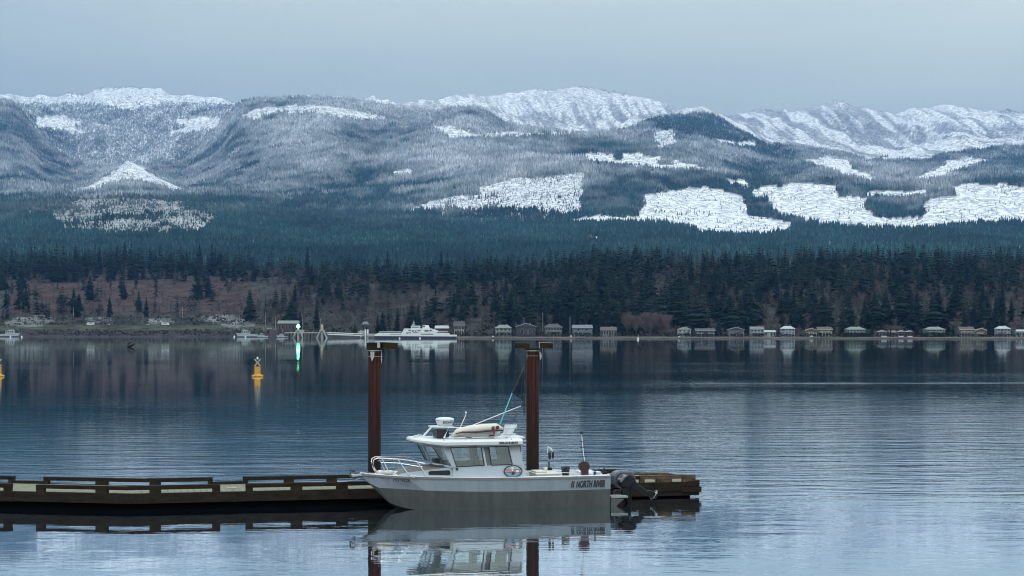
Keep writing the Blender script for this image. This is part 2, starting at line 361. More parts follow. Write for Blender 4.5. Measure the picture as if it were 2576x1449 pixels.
at = N(t, 'ShaderNodeAttribute', attribute_name='ground'); c = N(t, 'ShaderNodeTexCoord')
n1 = N(t, 'ShaderNodeTexNoise'); n1.inputs['Scale'].default_value = .042; n1.inputs['Detail'].default_value = 8; n1.inputs['Roughness'].default_value = .75
p_ = N(t, 'ShaderNodeMapping'); p_.inputs['Scale'].default_value = (1, 1, .4); t.links.new(c.outputs['Object'], p_.inputs[0]); t.links.new(p_.outputs[0], n1.inputs[0])
r_ = N(t, 'ShaderNodeValToRGB'); r_.color_ramp.elements[0].position = .44; r_.color_ramp.elements[0].color = (.0, .0, .0, 1); r_.color_ramp.elements[1].position = .55; r_.color_ramp.elements[1].color = (1, 1, 1, 1)
t.links.new(n1.outputs[0], r_.inputs[0])
# brush and rock showing through the snow cover
rk = N(t, 'ShaderNodeMixRGB', blend_type='MULTIPLY'); rk.inputs[2].default_value = (.3, .31, .34, 1)
inv = N(t, 'ShaderNodeMath', operation='SUBTRACT'); inv.inputs[0].default_value = 1; t.links.new(r_.outputs[0], inv.inputs[1])
am = N(t, 'ShaderNodeMath', operation='MULTIPLY'); am.inputs[1].default_value = .84; t.links.new(inv.outputs[0], am.inputs[0])
t.links.new(am.outputs[0], rk.inputs[0]); t.links.new(at.outputs['Color'], rk.inputs[1]); t.links.new(rk.outputs[0], b.inputs['Base Color'])
bu = N(t, 'ShaderNodeBump'); bu.inputs['Distance'].default_value = 6; bu.inputs['Strength'].default_value = .5; t.links.new(n1.outputs[0], bu.inputs['Height']); t.links.new(bu.outputs[0], b.inputs['Normal'])
me = grid_mesh('terrain', Xr, Yr, Zr, G, snow); me.materials.append(mt)
terr = link(bpy.data.objects.new('terrain', me)); tag(terr, 'snowy mountains and forested slopes above the far shore', kind='structure')

def ground(X, Y):
    u = X / Y * F + 512; ci = (u - U[0]) / 1.35; c0 = int(np.clip(ci, 0, NUc - 2)); f = ci - c0
    z0 = np.interp(Y, Yr[:, c0], Zr[:, c0]); z1 = np.interp(Y, Yr[:, c0 + 1], Zr[:, c0 + 1])
    return float(z0 * (1 - f) + z1 * f)
def shoreY(u): return float(np.interp(u, U, Ys))
def at_uY(u, Y): return ((u - 512) / F * Y, Y)

# ------------------------------------------------------------------ water
wm = bpy.data.materials.new('sea_water'); wm.use_nodes = True; t = wm.node_tree; t.nodes.clear()
out = N(t, 'ShaderNodeOutputMaterial'); c = N(t, 'ShaderNodeTexCoord'); sp = N(t, 'ShaderNodeSeparateXYZ'); t.links.new(c.outputs['Object'], sp.inputs[0])
def nse(scale, st, det=4, rough=.55):
    m_ = N(t, 'ShaderNodeMapping'); m_.inputs['Scale'].default_value = st; t.links.new(c.outputs['Object'], m_.inputs[0])
    n_ = N(t, 'ShaderNodeTexNoise'); n_.inputs['Scale'].default_value = scale; n_.inputs['Detail'].default_value = det; n_.inputs['Roughness'].default_value = rough
    t.links.new(m_.outputs[0], n_.inputs[0]); return n_
def math_(op, a, b_=None, clamp=False, c_=None):
    m_ = N(t, 'ShaderNodeMath', operation=op, use_clamp=clamp)
    for i, x in enumerate((a, b_, c_)):
        if x is None: continue
        if isinstance(x, (int, float)): m_.inputs[i].default_value = x
        else: t.links.new(x, m_.inputs[i])
    return m_.outputs[0]
rip = nse(.78, (.36, 1, 1), 4, .58).outputs[0]; swell = nse(.16, (.35, 1, 1), 2, .4).outputs[0]
fine = nse(4.5, (.5, 1, 1), 2, .5).outputs[0]
big = nse(.02, (.5, 1.4, 1), 3, .5).outputs[0]
amp = N(t, 'ShaderNodeValToRGB'); ce = amp.color_ramp.elements
ydist = math_('DIVIDE', sp.outputs['Y'], 1000, True)
for i, (p, v) in enumerate(((0, .16), (.048, .2), (.056, .8), (.08, 1), (.11, .75), (.15, .38), (.5, .22), (1, .16))):
    q = ce[i] if i < 2 else ce.new(p)
    q.position = p; q.color = (v, v, v, 1)
t.links.new(ydist, amp.inputs[0])
mask = math_('MULTIPLY_ADD', big, 2.2, False, -.35); mask = math_('MAXIMUM', mask, .25)
xr = N(t, 'ShaderNodeMapRange', interpolation_type='SMOOTHSTEP'); xr.inputs[1].default_value = -30; xr.inputs[2].default_value = 25; xr.inputs[3].default_value = .42; xr.inputs[4].default_value = 1.3; t.links.new(sp.outputs['X'], xr.inputs[0])
amp_ = math_('MULTIPLY', math_('MULTIPLY', amp.outputs[0], mask), xr.outputs[0])
h = math_('MULTIPLY_ADD', rip, .066, False, math_('MULTIPLY', fine, .002)); h = math_('ADD', h, math_('MULTIPLY', swell, .02))
h = math_('MULTIPLY', h, amp_)
yw = math_('MULTIPLY', math_('ADD', sp.outputs['Y'], math_('MULTIPLY_ADD', sp.outputs['X'], -.06, False, -170)), .45); gw = math_('EXPONENT', math_('MULTIPLY', math_('MULTIPLY', yw, yw), -1))
xw = N(t, 'ShaderNodeMapRange', interpolation_type='SMOOTHSTEP'); xw.inputs[1].default_value = 14; xw.inputs[2].default_value = 34; t.links.new(sp.outputs['X'], xw.inputs[0])
h = math_('ADD', h, math_('MULTIPLY', math_('MULTIPLY', math_('MULTIPLY', rip, mask), .07), math_('MULTIPLY', gw, xw.outputs[0])))
bp = N(t, 'ShaderNodeBump'); bp.inputs['Strength'].default_value = 1; bp.inputs['Distance'].default_value = 1.0; t.links.new(h, bp.inputs['Height'])
gl = N(t, 'ShaderNodeBsdfGlossy'); gl.inputs['Roughness'].default_value = .02; gl.inputs['Color'].default_value = (.92, .98, 1, 1); t.links.new(bp.outputs[0], gl.inputs['Normal'])
df = N(t, 'ShaderNodeBsdfDiffuse'); df.inputs['Color'].default_value = (.008, .022, .04, 1)
fr = N(t, 'ShaderNodeFresnel'); fr.inputs['IOR'].default_value = 1.34; t.links.new(bp.outputs[0], fr.inputs['Normal'])
fac = math_('POWER', fr.outputs[0], .13, True)
ms = N(t, 'ShaderNodeMixShader'); t.links.new(fac, ms.inputs[0]); t.links.new(df.outputs[0], ms.inputs[1]); t.links.new(gl.outputs[0], ms.inputs[2]); t.links.new(ms.outputs[0], out.inputs[0])
wt = MB().add([(-6000, -150, 0), (6000, -150, 0), (6000, 2500, 0), (-6000, 2500, 0)], [(0, 1, 2, 3)]).build('water', wm)
tag(wt, 'calm rippled blue sea channel between the dock and far shore', kind='structure')

# ------------------------------------------------------------------ forests of the mountain slopes: one mass
def attr_mesh(name, V, Fc, C_, m):
    me = bpy.data.meshes.new(name); me.vertices.add(len(V)); me.vertices.foreach_set('co', V.astype(np.float32).ravel())
    k = Fc.shape[1]
    me.loops.add(Fc.size); me.loops.foreach_set('vertex_index', Fc.astype(np.int32).ravel())
    me.polygons.add(len(Fc)); me.polygons.foreach_set('loop_start', np.arange(0, Fc.size, k, dtype=np.int32))
    a = me.color_attributes.new('tint', 'FLOAT_COLOR', 'POINT'); a.data.foreach_set('color', np.concatenate([C_, np.ones((len(C_), 1))], 1).astype(np.float32).ravel())
    me.update(calc_edges=True); me.materials.append(m)
    return me
fm = bpy.data.materials.new('needle_tint'); fm.use_nodes = True; t = fm.node_tree; b = t.nodes['Principled BSDF']; b.inputs['Roughness'].default_value = .95; b.inputs['Specular IOR Level'].default_value = .1
at = N(t, 'ShaderNodeAttribute', attribute_name='tint'); t.links.new(at.outputs['Color'], b.inputs['Base Color'])
run = np.minimum.accumulate(Vr, axis=0)
dv = Vr[:-1, :-1] - Vr[1:, :-1]
vis = (Vr[:-1, :-1] <= run[:-1, :-1] + 2.5)
du_in = (U[:-1] > -40) & (U[:-1] < 1064)
wgt = np.clip(dv, .03, 6) * vis * (dens[:-1, :-1]) * (sg[:-1, :-1] >= 5) * (sg[:-1, :-1] <= 11) * du_in[None, :]
wgt = wgt * np.interp(sg[:-1, :-1], [5, 7, 8, 9, 10, 11], [1, 1, 1, 1.2, 1.35, 1.3])
NT = 165000
idx = rng.choice(wgt.size, NT, p=(wgt / wgt.sum()).ravel()); ri, cj = np.unravel_index(idx, wgt.shape)
fa, fb = rng.random(NT), rng.random(NT)
def bil(A): return (A[ri, cj] * (1 - fa) + A[ri, cj + 1] * fa) * (1 - fb) + (A[ri + 1, cj] * (1 - fa) + A[ri + 1, cj + 1] * fa) * fb
tx, ty, tz = bil(Xr), bil(Yr), bil(Zr); td = bil(dust_relief); td = np.clip(td * (1 + rng.normal(0, .26, NT)), 0, .95)
sgt = seg[ri]; th = rng.uniform(11, 21, NT) * np.where(sgt <= 7, .78, 1) * np.where(bil(dens) < .5, .5, 1); tr_ = th * rng.uniform(.16, .24, NT) * np.where(sgt <= 7, 1.45, 1)
ns = 5; an = (np.arange(ns) / ns * 2 * np.pi)[None, :] + rng.random(NT)[:, None] * 6
ring = np.stack([tx[:, None] + np.cos(an) * tr_[:, None], ty[:, None] + np.sin(an) * tr_[:, None], np.broadcast_to((tz - 1)[:, None], (NT, ns))], -1)
top = np.stack([tx, ty, tz + th], -1)[:, None, :]
V = np.concatenate([ring, top], 1).reshape(-1, 3); base = np.arange(NT)[:, None, None] * (ns + 1)
Fc = (np.stack([np.arange(ns), (np.arange(ns) + 1) % ns, np.full(ns, ns)], 1)[None] + base).reshape(-1, 3)
g0 = np.array([.010, .032, .036]); g1 = np.array([.016, .038, .036]); gs = np.array([.62, .65, .7])
mixr = rng.random(NT)[:, None]
tone = (2.6 * (.5 * fbm(tx / 110, ty / 110, 71, 4) + .5 * fbm(tx / 420, ty / 700, 72, 3)) ** 1.5 + .25)[:, None]
tone = tone * np.exp(rng.normal(0, .38, NT))[:, None]
cc = (g0 * mixr + g1 * (1 - mixr)) * tone * (1 - td[:, None]) + gs * td[:, None]
Cc = np.repeat(cc, ns + 1, 0)
mf = link(bpy.data.objects.new('forest', attr_mesh('forest', V, Fc, Cc, fm)))
tag(mf, 'snow dusted conifer forest covering the far mountain slopes', 'forest', kind='stuff')
# ------------------------------------------------------------------ woods of the near bluff
def conifer_geo(seed, layers, nb, R0=.17, lean=0):
    r = random.Random(seed); v = []; f = []
    for i in range(layers):
        t = (i + .3) / layers; z = .07 + .93 * t; rad = R0 * (1 - t) ** .8 * r.uniform(.7, 1.15) + .008
        if t < .15: rad *= .75
        a0 = r.random() * 6.3
        for j in range(nb):
            a = a0 + j * 6.283 / nb + r.uniform(-.35, .35); q = rad * r.uniform(.6, 1.25); dz = q * r.uniform(.25, .6)
            wd = q * r.uniform(.36, .6) + .012; ca, sa = math.cos(a), math.sin(a); k = len(v)
            v += [(lean * z, 0, z + .035), (ca * q * .55 - sa * wd + lean * z, sa * q * .55 + ca * wd, z - dz * .45), (ca * q + lean * z, sa * q, z - dz), (ca * q * .55 + sa * wd + lean * z, sa * q * .55 - ca * wd, z - dz * .55)]
            f += [(k, k + 1, k + 2, k + 3)]
    v += [(-.012, 0, .88), (.012, 0, .88), (lean, 0, 1.04), (0, .012, .88)]; k = len(v) - 4
    f += [(k, k + 1, k + 2, k + 2), ] if False else []
    f += [(k, k + 3, k + 1, k + 2)]
    return v, f
def bare_geo(seed, nl=26, nt=7, wide=.3):
    r = random.Random(seed); v = []; f = []
    def blade(a, b, w):
        d = (b - a); s_ = d.cross(Vector((r.uniform(-1, 1), r.uniform(-1, 1), r.uniform(-.3, .3))))
        s_ = s_.normalized() * w if s_.length > 1e-6 else Vector((w, 0, 0)); k = len(v)
        v.extend([tuple(a - s_), tuple(a + s_), tuple(b + s_ * .35), tuple(b - s_ * .35)]); f.append((k, k + 1, k + 2, k + 3))
    for i in range(nl):
        h = r.uniform(.2, .75); a = r.random() * 6.3; L = wide * r.uniform(.5, 1.1) * (1.15 - h * .5)
        p0 = Vector((0, 0, h)); p1 = p0 + Vector((math.cos(a) * L * .6, math.sin(a) * L * .6, L * r.uniform(.6, 1.2)))
        if p1.z > 1: p1.z = r.uniform(.9, 1)
        blade(p0, p1, .0075)
        for j in range(nt):
            s_ = p0.lerp(p1, r.uniform(.3, 1)); e_ = s_ + Vector((r.uniform(-1, 1), r.uniform(-1, 1), r.uniform(-.1, 1.3))) * wide * .32
            e_.z = min(e_.z, 1.02)
            blade(s_, e_, .0042)
    return v, f
def tri_mesh(name, vf, m):
    me = bpy.data.meshes.new(name); me.from_pydata(vf[0], [], vf[1]); me.materials.append(m); me.update(); return me
dark_needles = mat('dark_needles', (.006, .015, .014), .9, var=.45, scale=5, spec=.1)
green_needles = mat('green_needles', (.011, .023, .016), .9, var=.4, scale=5, spec=.1)
bark = mat('bark', (.07, .06, .05), .9, var=.3, scale=12)
twigs = mat('bare_twigs', (.125, .105, .1), .95, var=.25, scale=6, spec=.1)
twigs2 = mat('willow_twigs', (.155, .115, .112), .95, var=.2, scale=6, spec=.1)
tm = MB().tube([(0, 0, -.03), (0, 0, .5), (0, 0, .93)], [.014, .009, .002], 6); tme = None
def trunk_mesh():
    global tme
    if tme is None:
        me = bpy.data.meshes.new('trunk'); me.from_pydata(tm.v, [], tm.f); me.materials.append(bark); tme = me
    return tme
CON = [conifer_geo(s_, 20, 9, r0) for s_, r0 in ((1, .19), (2, .24), (3, .16), (4, .27), (5, .21))]
ROUND = []
for s_ in (21, 22):
    r = random.Random(s_); v = []; f = []
    for i in range(420):
        a = r.random() * 6.3; z = r.uniform(.12, 1); rad = .36 * math.sqrt(max(0, 1 - ((z - .5) / .52) ** 2)) * r.uniform(.55, 1.08)
        p = Vector((math.cos(a) * rad, math.sin(a) * rad, z)); k = len(v); s2 = .045
        for _ in range(4): v.append(tuple(p + Vector((r.uniform(-1, 1), r.uniform(-1, 1), r.uniform(-1, 1))) * s2))
        f.append((k, k + 1, k + 2, k + 3))
    ROUND.append((v, f))
BARE = [bare_geo(s_) for s_ in (11, 12, 13, 14)]
WIL = [bare_geo(s_, 60, 9, .42) for s_ in (15, 16)]
LITE = [conifer_geo(s_, 10, 5, r0) for s_, r0 in ((31, .2), (32, .25), (33, .22))]
CME = [tri_mesh('conifer_crown', g, dark_needles if i % 2 == 0 else green_needles) for i, g in enumerate(CON)]
RME = [tri_mesh('round_crown', g, green_needles) for g in ROUND]
BME = [tri_mesh('bare_crown', g, twigs) for g in BARE]; WME = [tri_mesh('willow_crown', g, twigs2) for g in WIL]

TR = []     # kind, X, Y, height, width factor, forced
def add_tree(kind, u, Y, h, wf=1, forced=0): X, Y = at_uY(u, Y); TR.append((kind, X, Y, ground(X, Y), h, wf, forced, random.randrange(60)))
# single trees one can tell apart: (src px, tree top row in src px, distance behind the shore, height m)
def by_top(kind, sxp, syp, back, h=None, wf=1):
    u = sxp / 4; Y = shoreY(u) + back; g = ground(*at_uY(u, Y)); zt = zz(syp / 4, Y)
    add_tree(kind, u, Y, max(5, min(52, zt - g)), wf, 1)
for m_ in (0, 1):
    for (x, y, b_, wf) in ((525, 968, 900, 1), (557, 985, 880, 1.2), (600, 985, 890, .7), (643, 975, 900, 1.1), (720, 980, 900, 1.3), (798, 968, 890, 1), (848, 975, 860, 1.3), (470, 985, 890, 1.5)):
        by_top('con', 1024 - x if m_ else x, y, b_, wf=wf)
    for (x, y, b_, k, wf) in ((772, 1180, 200, 'round', 1), (1000, 1155, 150, 'con', 1.1), (585, 1185, 170, 'con', 1.3), (940, 1200, 230, 'round', .8)):
        by_top(k, 1024 - x if m_ else x, y, b_, wf=wf)
for (x, y, b_) in ((995, 968, 900), (1085, 1000, 880), (1230, 985, 900), (1290, 1010, 850), (1400, 1000, 860), (1550, 1005, 800), (1710, 1020, 780), (1765, 1000, 820), (1790, 1010, 800), (1860, 1010, 850), (1950, 992, 820), (1985, 1010, 800), (2045, 1005, 840), (2330, 978, 850), (2370, 982, 850), (2430, 978, 860), (2560, 985, 850), (3050, 985, 820), (3205, 975, 850), (3250, 985, 850), (3512, 975, 900), (3584, 985, 880), (3650, 975, 900), (3960, 972, 860)):
    by_top('con', x, y, b_, wf=random.uniform(.8, 1.25))
for (x, y, b_) in ((1890, 1125, 260), (1850, 1075, 420), (1950, 1040, 560), (2150, 1100, 330), (2500, 1120, 300), (1180, 1130, 300), (3500, 1160, 150), (3668, 1160, 150), (2875, 1270, 90)):
    by_top('con', x, y, b_, wf=1.35)
for x in range(2500, 2680, 14): add_tree('wil', (x + random.uniform(-5, 5)) / 4, shoreY(x / 4) + random.uniform(78, 125), random.uniform(17, 21), 1, 1)
# the stand on the slope
n_ = 0
for _ in range(14000):
    u = random.uniform(-25, 1049); q = random.random(); back = 105 + 1250 * q
    Y = shoreY(u) + back; X = (u - 512) / F * Y; ud = u / K; g = ground(X, Y); vd = (HOR - F * (g - CH) / Y) / K
    if (u < 275 and 712 < vd < 778 and random.random() > .17): continue
    if u < 270 and vd >= 778 and random.random() > .45: continue
    nz_ = float(fbm(np.array([X / 110]), np.array([Y / 110]), 61, 3)[0])
    pc = .36 + (u > 560) * .26 + (back > 700) * .22 + (u < 300 and back > 650) * .25 + (nz_ - .5) * 2.4 - (270 < u < 560) * .05
    if back < 260: pc -= .12
    if 700 < u and back < 250 and random.random() < .3: continue
    if random.random() < pc: TR.append(('con', X, Y, g, random.choice((random.uniform(17, 31), random.uniform(12, 34))) * (.85 + .3 * nz_) * (1.3 if u < 300 and back > 650 else 1), random.choice((random.uniform(.8, 1.3), random.uniform(1.2, 2.0))), 0, random.randrange(60)))
    else:
        if back > 900 and u > 560: continue
        if u < 275 and 640 < vd < 720 and random.random() < .5: continue
        TR.append(('bare', X, Y, g, random.uniform(12, 20), random.uniform(.9, 1.4), 0, random.randrange(60)))
    n_ += 1
    if n_ > 5200: break
# what each tree shows of itself from the dock: small painter's pass
PW, PS = 1024, 2; buf = -np.ones((110 * PS, PW * PS), int); order = sorted(range(len(TR)), key=lambda i: -TR[i][2])
for i in order:
    k, X, Y, g, h, wf, fo, sd = TR[i]
    u = X / Y * F + 512; vb_ = HOR - F * (g - CH) / Y; vt = HOR - F * (g + h - CH) / Y
    hw = (.17 if k == 'con' else .3) * h * wf / Y * F
    for row in range(int((vt - 235) * PS), int((vb_ - 235) * PS) + 1):
        if row < 0 or row >= 110 * PS: continue
        fr_ = ((row / PS + 235) - vt) / max(1, vb_ - vt); ww = hw * (fr_ if k == 'con' else math.sin(math.pi * min(1, fr_ * .9 + .05)))
        a = int(max(0, (u - ww) * PS)); b_ = int(min(PW * PS - 1, (u + ww) * PS))
        if b_ > a: buf[row, a:b_] = i
seen = np.bincount(buf[buf >= 0].ravel(), minlength=len(TR)) / PS / PS
keep = [i for i in range(len(TR)) if seen[i] > 1.5]
score = {i: seen[i] + (30 if TR[i][6] else 0) for i in keep}
rank = sorted(keep, key=lambda i: -score[i])
ind = set(rank[:290]); rest = [i for i in keep if i not in ind]
def where(u, back):
    z_ = 'behind the ferry landing' if 265 < u < 370 else 'above the docked ferry' if 370 <= u < 460 else 'above the grassy parking shore' if u <= 265 else 'behind the shoreline cottages' if u < 640 else 'behind the shoreline houses'
    return z_
desc = {'con': ('conifer', 'tree'), 'bare': ('leafless tree', 'tree'), 'round': ('round bushy evergreen', 'tree'), 'wil': ('leafless willow', 'tree')}
cnt_ = 0
for i in sorted(ind):
    k, X, Y, g, h, wf, fo, sd = TR[i]; u = X / Y * F + 512; back = Y - shoreY(u)
    o = empty({'con': 'conifer_tree', 'bare': 'bare_tree', 'round': 'evergreen_tree', 'wil': 'willow_tree'}[k], (X, Y, g - .4), random.random() * 6.28)
    hz = 'low by the water' if back < 230 else 'halfway up the slope' if back < 620 else 'on the skyline of the bluff'
    col_ = {'con': 'dark green', 'bare': 'greyish brown', 'round': 'dark green', 'wil': 'pinkish brown'}[k]
    tall = 'tall ' if h > 27 else 'small ' if h < 16 else ''
    lab = f"{tall}{col_} {desc[k][0]} {hz}, {where(u, back)}"
    tag(o, lab, 'tree', f"{tall}{desc[k][0]}s {hz}, {where(u, back)}")
    o.scale = (h * wf, h * wf, h)
    me_ = {'con': CME, 'bare': BME, 'round': RME, 'wil': WME}[k]; me_ = me_[sd % len(me_)]
    cr = link(bpy.data.objects.new('crown', me_), o); link(bpy.data.objects.new('trunk', trunk_mesh()), o)
def merged(name, items, geos, cols, lab):
    V, Fc, C_ = [], [], []; k0 = 0
    for i in items:
        k, X, Y, g, h, wf, fo, sd = TR[i]; v, f = geos[sd % len(geos)]; v = np.array(v); a = random.random() * 6.28
        c_, s_ = math.cos(a), math.sin(a); P = np.stack([(v[:, 0] * c_ - v[:, 1] * s_) * h * wf + X, (v[:, 0] * s_ + v[:, 1] * c_) * h * wf + Y, v[:, 2] * h + g - .4], 1)
        V.append(P); Fc.append(np.array(f) + k0); k0 += len(v)
        cl_ = np.array(cols[0]) * random.uniform(.6, 1.1) + (np.array(cols[1]) - np.array(cols[0])) * random.random(); C_.append(np.tile(cl_, (len(v), 1)))
    o = link(bpy.data.objects.new(name, attr_mesh(name, np.concatenate(V), np.concatenate(Fc), np.concatenate(C_), fm)))
    tag(o, lab, 'woods', kind='stuff')
merged('woods', [i for i in rest if TR[i][0] == 'con'], LITE, ((.006, .015, .013), (.015, .027, .02)), 'dense dark evergreen woods filling the bluff above the shore')
merged('bare_woods', [i for i in rest if TR[i][0] != 'con'], BARE, ((.055, .05, .044), (.13, .112, .1)), 'brownish leafless woods between the evergreens of the bluff')
# low brush at the foot of the bluff
V, Fc, C_ = [], [], []; nb_ = 5200; k0 = 0
ub = rng.uniform(-30, 1054, nb_); back = rng.uniform(0, 1, nb_) ** 1.3
for i in range(nb_):
    u = ub[i]; Ysh = shoreY(u)
    if u < 270:
        if random.random() < .3: Y = Ysh + random.uniform(10, 58)
        elif random.random() < .5: Y = Ysh + 112 + back[i] * 60
        else: Y = Ysh + 120 + back[i] * 700
    else: Y = Ysh + (random.uniform(56, 72) if random.random() < .12 else 96 + back[i] * 330)
    X = (u - 512) / F * Y; g = ground(X, Y); s_ = random.uniform(1.2, 3.6); n = 5
    base_ = np.array([X, Y, g]); P = []
    for q in range(n):
        c_ = base_ + np.array([random.uniform(-1, 1), random.uniform(-.6, .6), random.uniform(0, .8)]) * s_
        P += [c_ + np.array([random.uniform(-1, 1), random.uniform(-1, 1), random.uniform(-.5, 1)]) * s_ * .6 for _ in range(3)]
    V.append(np.array(P)); Fc.append(np.arange(3 * n).reshape(n, 3) + k0); k0 += 3 * n
    gcol = np.array((.04, .03, .029)) if random.random() < .72 else np.array((.03, .045, .03))
    C_.append(np.tile(gcol * random.uniform(.6, 1.25), (3 * n, 1)))
tag(link(bpy.data.objects.new('undergrowth', attr_mesh('undergrowth', np.concatenate(V), np.concatenate(Fc), np.concatenate(C_), fm))), 'brown winter brush along the foot of the bluff', 'undergrowth', kind='stuff')

# ------------------------------------------------------------------ haze
hm = bpy.data.materials.new('haze'); hm.use_nodes = True; t = hm.node_tree; t.nodes.clear()
pv = N(t, 'ShaderNodeVolumePrincipled'); pv.inputs['Color'].default_value = (.2, .48, 1, 1); pv.inputs['Density'].default_value = 3.3e-5; pv.inputs['Anisotropy'].default_value = .1
t.links.new(pv.outputs[0], N(t, 'ShaderNodeOutputMaterial').inputs['Volume'])
hb = MB().box((0, 8400, 1100), (24000, 18000, 2220)).build('haze', hm); tag(hb, 'thin bluish winter haze between the shore and the mountains', kind='stuff')
# ------------------------------------------------------------------ shared materials
white_paint = mat('white_paint', (.66, .7, .72), .35, var=.05, scale=2)
cream_paint = mat('cream_paint', (.62, .61, .54), .5, var=.08, scale=2)
hull_grey = mat('cabin_paint', (.42, .48, .54), .3, var=.05, scale=1.5)
hull_shaded_m = mat('hull_paint_shaded', (.26, .31, .37), .3, var=.13, scale=2.5, stretch=(1.5, 1, .3))  # hull side darkened: soft shade under the flare put into the colour
alu = mat('bare_aluminium', (.066, .071, .07), .5, .1, var=.32, scale=2.2, stretch=(1.6, 1, .35))
tube_alu = mat('polished_tube', (.55, .57, .58), .25, .7, var=.05)
black_pl = mat('black_plastic', (.012, .012, .014), .4, var=.2)
grey_mot = mat('grey_cowling', (.075, .08, .1), .3, .2, var=.08)
dark_mot = mat('dark_cowling', (.008, .009, .012), .5, 0, var=.15, spec=.2)
steel = mat('galvanised_steel', (.33, .35, .34), .5, .5, var=.15, scale=8)
seat_m = mat('seat_vinyl', (.05, .05, .06), .6, var=.2)
rubber = mat('black_rubber', (.02, .02, .022), .8, var=.2)
ink = mat('black_vinyl', (.012, .013, .018), .5, var=.1)
pink = mat('pink_vinyl', (.45, .25, .24), .5, var=.3, scale=9)
ltblue = mat('blue_vinyl', (.16, .26, .36), .5, var=.3, scale=9)
red_m = mat('dark_red', (.12, .02, .025), .5, var=.3)
teal = mat('teal_tube', (.08, .5, .55), .4, var=.05)
glass = bpy.data.materials.new('boat_glass'); glass.use_nodes = True; t = glass.node_tree; t.nodes.clear()
tr = N(t, 'ShaderNodeBsdfTransparent'); tr.inputs[0].default_value = (.93, .97, .96, 1); gs_ = N(t, 'ShaderNodeBsdfGlossy'); gs_.inputs['Roughness'].default_value = .02
nn = N(t, 'ShaderNodeTexNoise'); nn.inputs['Scale'].default_value = 2; rr_ = N(t, 'ShaderNodeMapRange'); rr_.inputs[3].default_value = .07; rr_.inputs[4].default_value = .16; t.links.new(nn.outputs[0], rr_.inputs[0])
mm = N(t, 'ShaderNodeMixShader'); t.links.new(rr_.outputs[0], mm.inputs[0]); t.links.new(tr.outputs[0], mm.inputs[1]); t.links.new(gs_.outputs[0], mm.inputs[2]); t.links.new(mm.outputs[0], N(t, 'ShaderNodeOutputMaterial').inputs[0])
dark_glass = mat('dark_glass', (.01, .012, .015), .08, var=.1)
net_m = bpy.data.materials.new('net_mesh'); net_m.use_nodes = True; t = net_m.node_tree; t.nodes.clear()
tr = N(t, 'ShaderNodeBsdfTransparent'); dd = N(t, 'ShaderNodeBsdfDiffuse'); dd.inputs[0].default_value = (.01, .015, .02, 1)
wv = N(t, 'ShaderNodeTexNoise'); wv.inputs['Scale'].default_value = 22; wr = N(t, 'ShaderNodeMapRange'); wr.inputs[3].default_value = .2; wr.inputs[4].default_value = .55; t.links.new(wv.outputs[0], wr.inputs[0])
mm = N(t, 'ShaderNodeMixShader'); t.links.new(wr.outputs[0], mm.inputs[0]); t.links.new(tr.outputs[0], mm.inputs[1]); t.links.new(dd.outputs[0], mm.inputs[2]); t.links.new(mm.outputs[0], N(t, 'ShaderNodeOutputMaterial').inputs[0])

# ------------------------------------------------------------------ fishing boat
A = R(13.5); CA, SA = math.cos(A), math.sin(A); CX, CY = -1.0, 50.55
def bl(sxp, syp, y=0.0):
    k = (sxp / 4 - 512) / F
    x = (k * (CY - y * CA) - CX - y * SA) / (-CA + k * SA)
    Y = CY - x * SA - y * CA
    return (x, CH - (syp / 4 - HOR) / F * Y)
def bp(sxp, syp, y=0.0): x, z = bl(sxp, syp, y); return Vector((x, y, z))
boat = empty('fishing_boat', (CX, CY, 0), R(180) + A, label='white aluminium cabin fishing boat moored alongside the timber dock', cat='boat')
st = [(-3.77, 1.12), (-2.4, 1.18), (-1, 1.2), (0.3, 1.2), (1.1, 1.13), (1.8, .99), (2.3, .82), (2.7, .62), (3.05, .42), (3.3, .25), (3.5, .1), (3.58, .03)]
gp = [bl(x, y, h) for x, y, h in ((1440, 1899, .05), (1496, 1903, .3), (1586, 1911, .75), (1700, 1914, 1.05), (1850, 1917, 1.2), (2000, 1917, 1.2), (2240, 1913, 1.18), (2445, 1907, 1.12))]; gp.sort()
sp_ = [bl(x, y, h) for x, y, h in ((1487, 1947, .05), (1600, 1955, .6), (1700, 1962, .95), (2000, 1968, 1.18), (2240, 1962, 1.15), (2440, 1956, 1.1))]; sp_.sort()
kp = [bl(x, y, 0) for x, y in ((1440, 1901), (1464, 1922), (1487, 1946), (1502, 1958), (1543, 1998), (1583, 2037))]; kp.sort()
kx = [-4, 1.2, 1.9] + [p[0] for p in kp]; kz = [-.32, -.32, -.22] + [p[1] for p in kp]
ip = lambda x, P: float(np.interp(x, [p[0] for p in P], [p[1] for p in P]))
rows = []
for x, hb_ in st:
    zk = float(np.interp(x, kx, kz)); zg = ip(x, gp); zs = max(ip(x, sp_), zk + .01) if x < 3.2 else zk + (zg - zk) * .05; zg = max(zg, zs + .01)
    zch = float(np.interp(x, [-4, .5, 1.8, 2.6, 3.2, 3.6], [-.1, -.08, -.04, .1, .4, .75])); zch = min(max(zch, zk + .005), zs - .005)
    f_ = float(np.interp(x, [-4, 1.5, 2.6, 3.3], [.9, .84, .6, .4]))
    rows.append([(x, 0, zk), (x, hb_ * f_, zch), (x, hb_ * (.965 if x < 2 else .84), zs), (x, hb_, zg)])
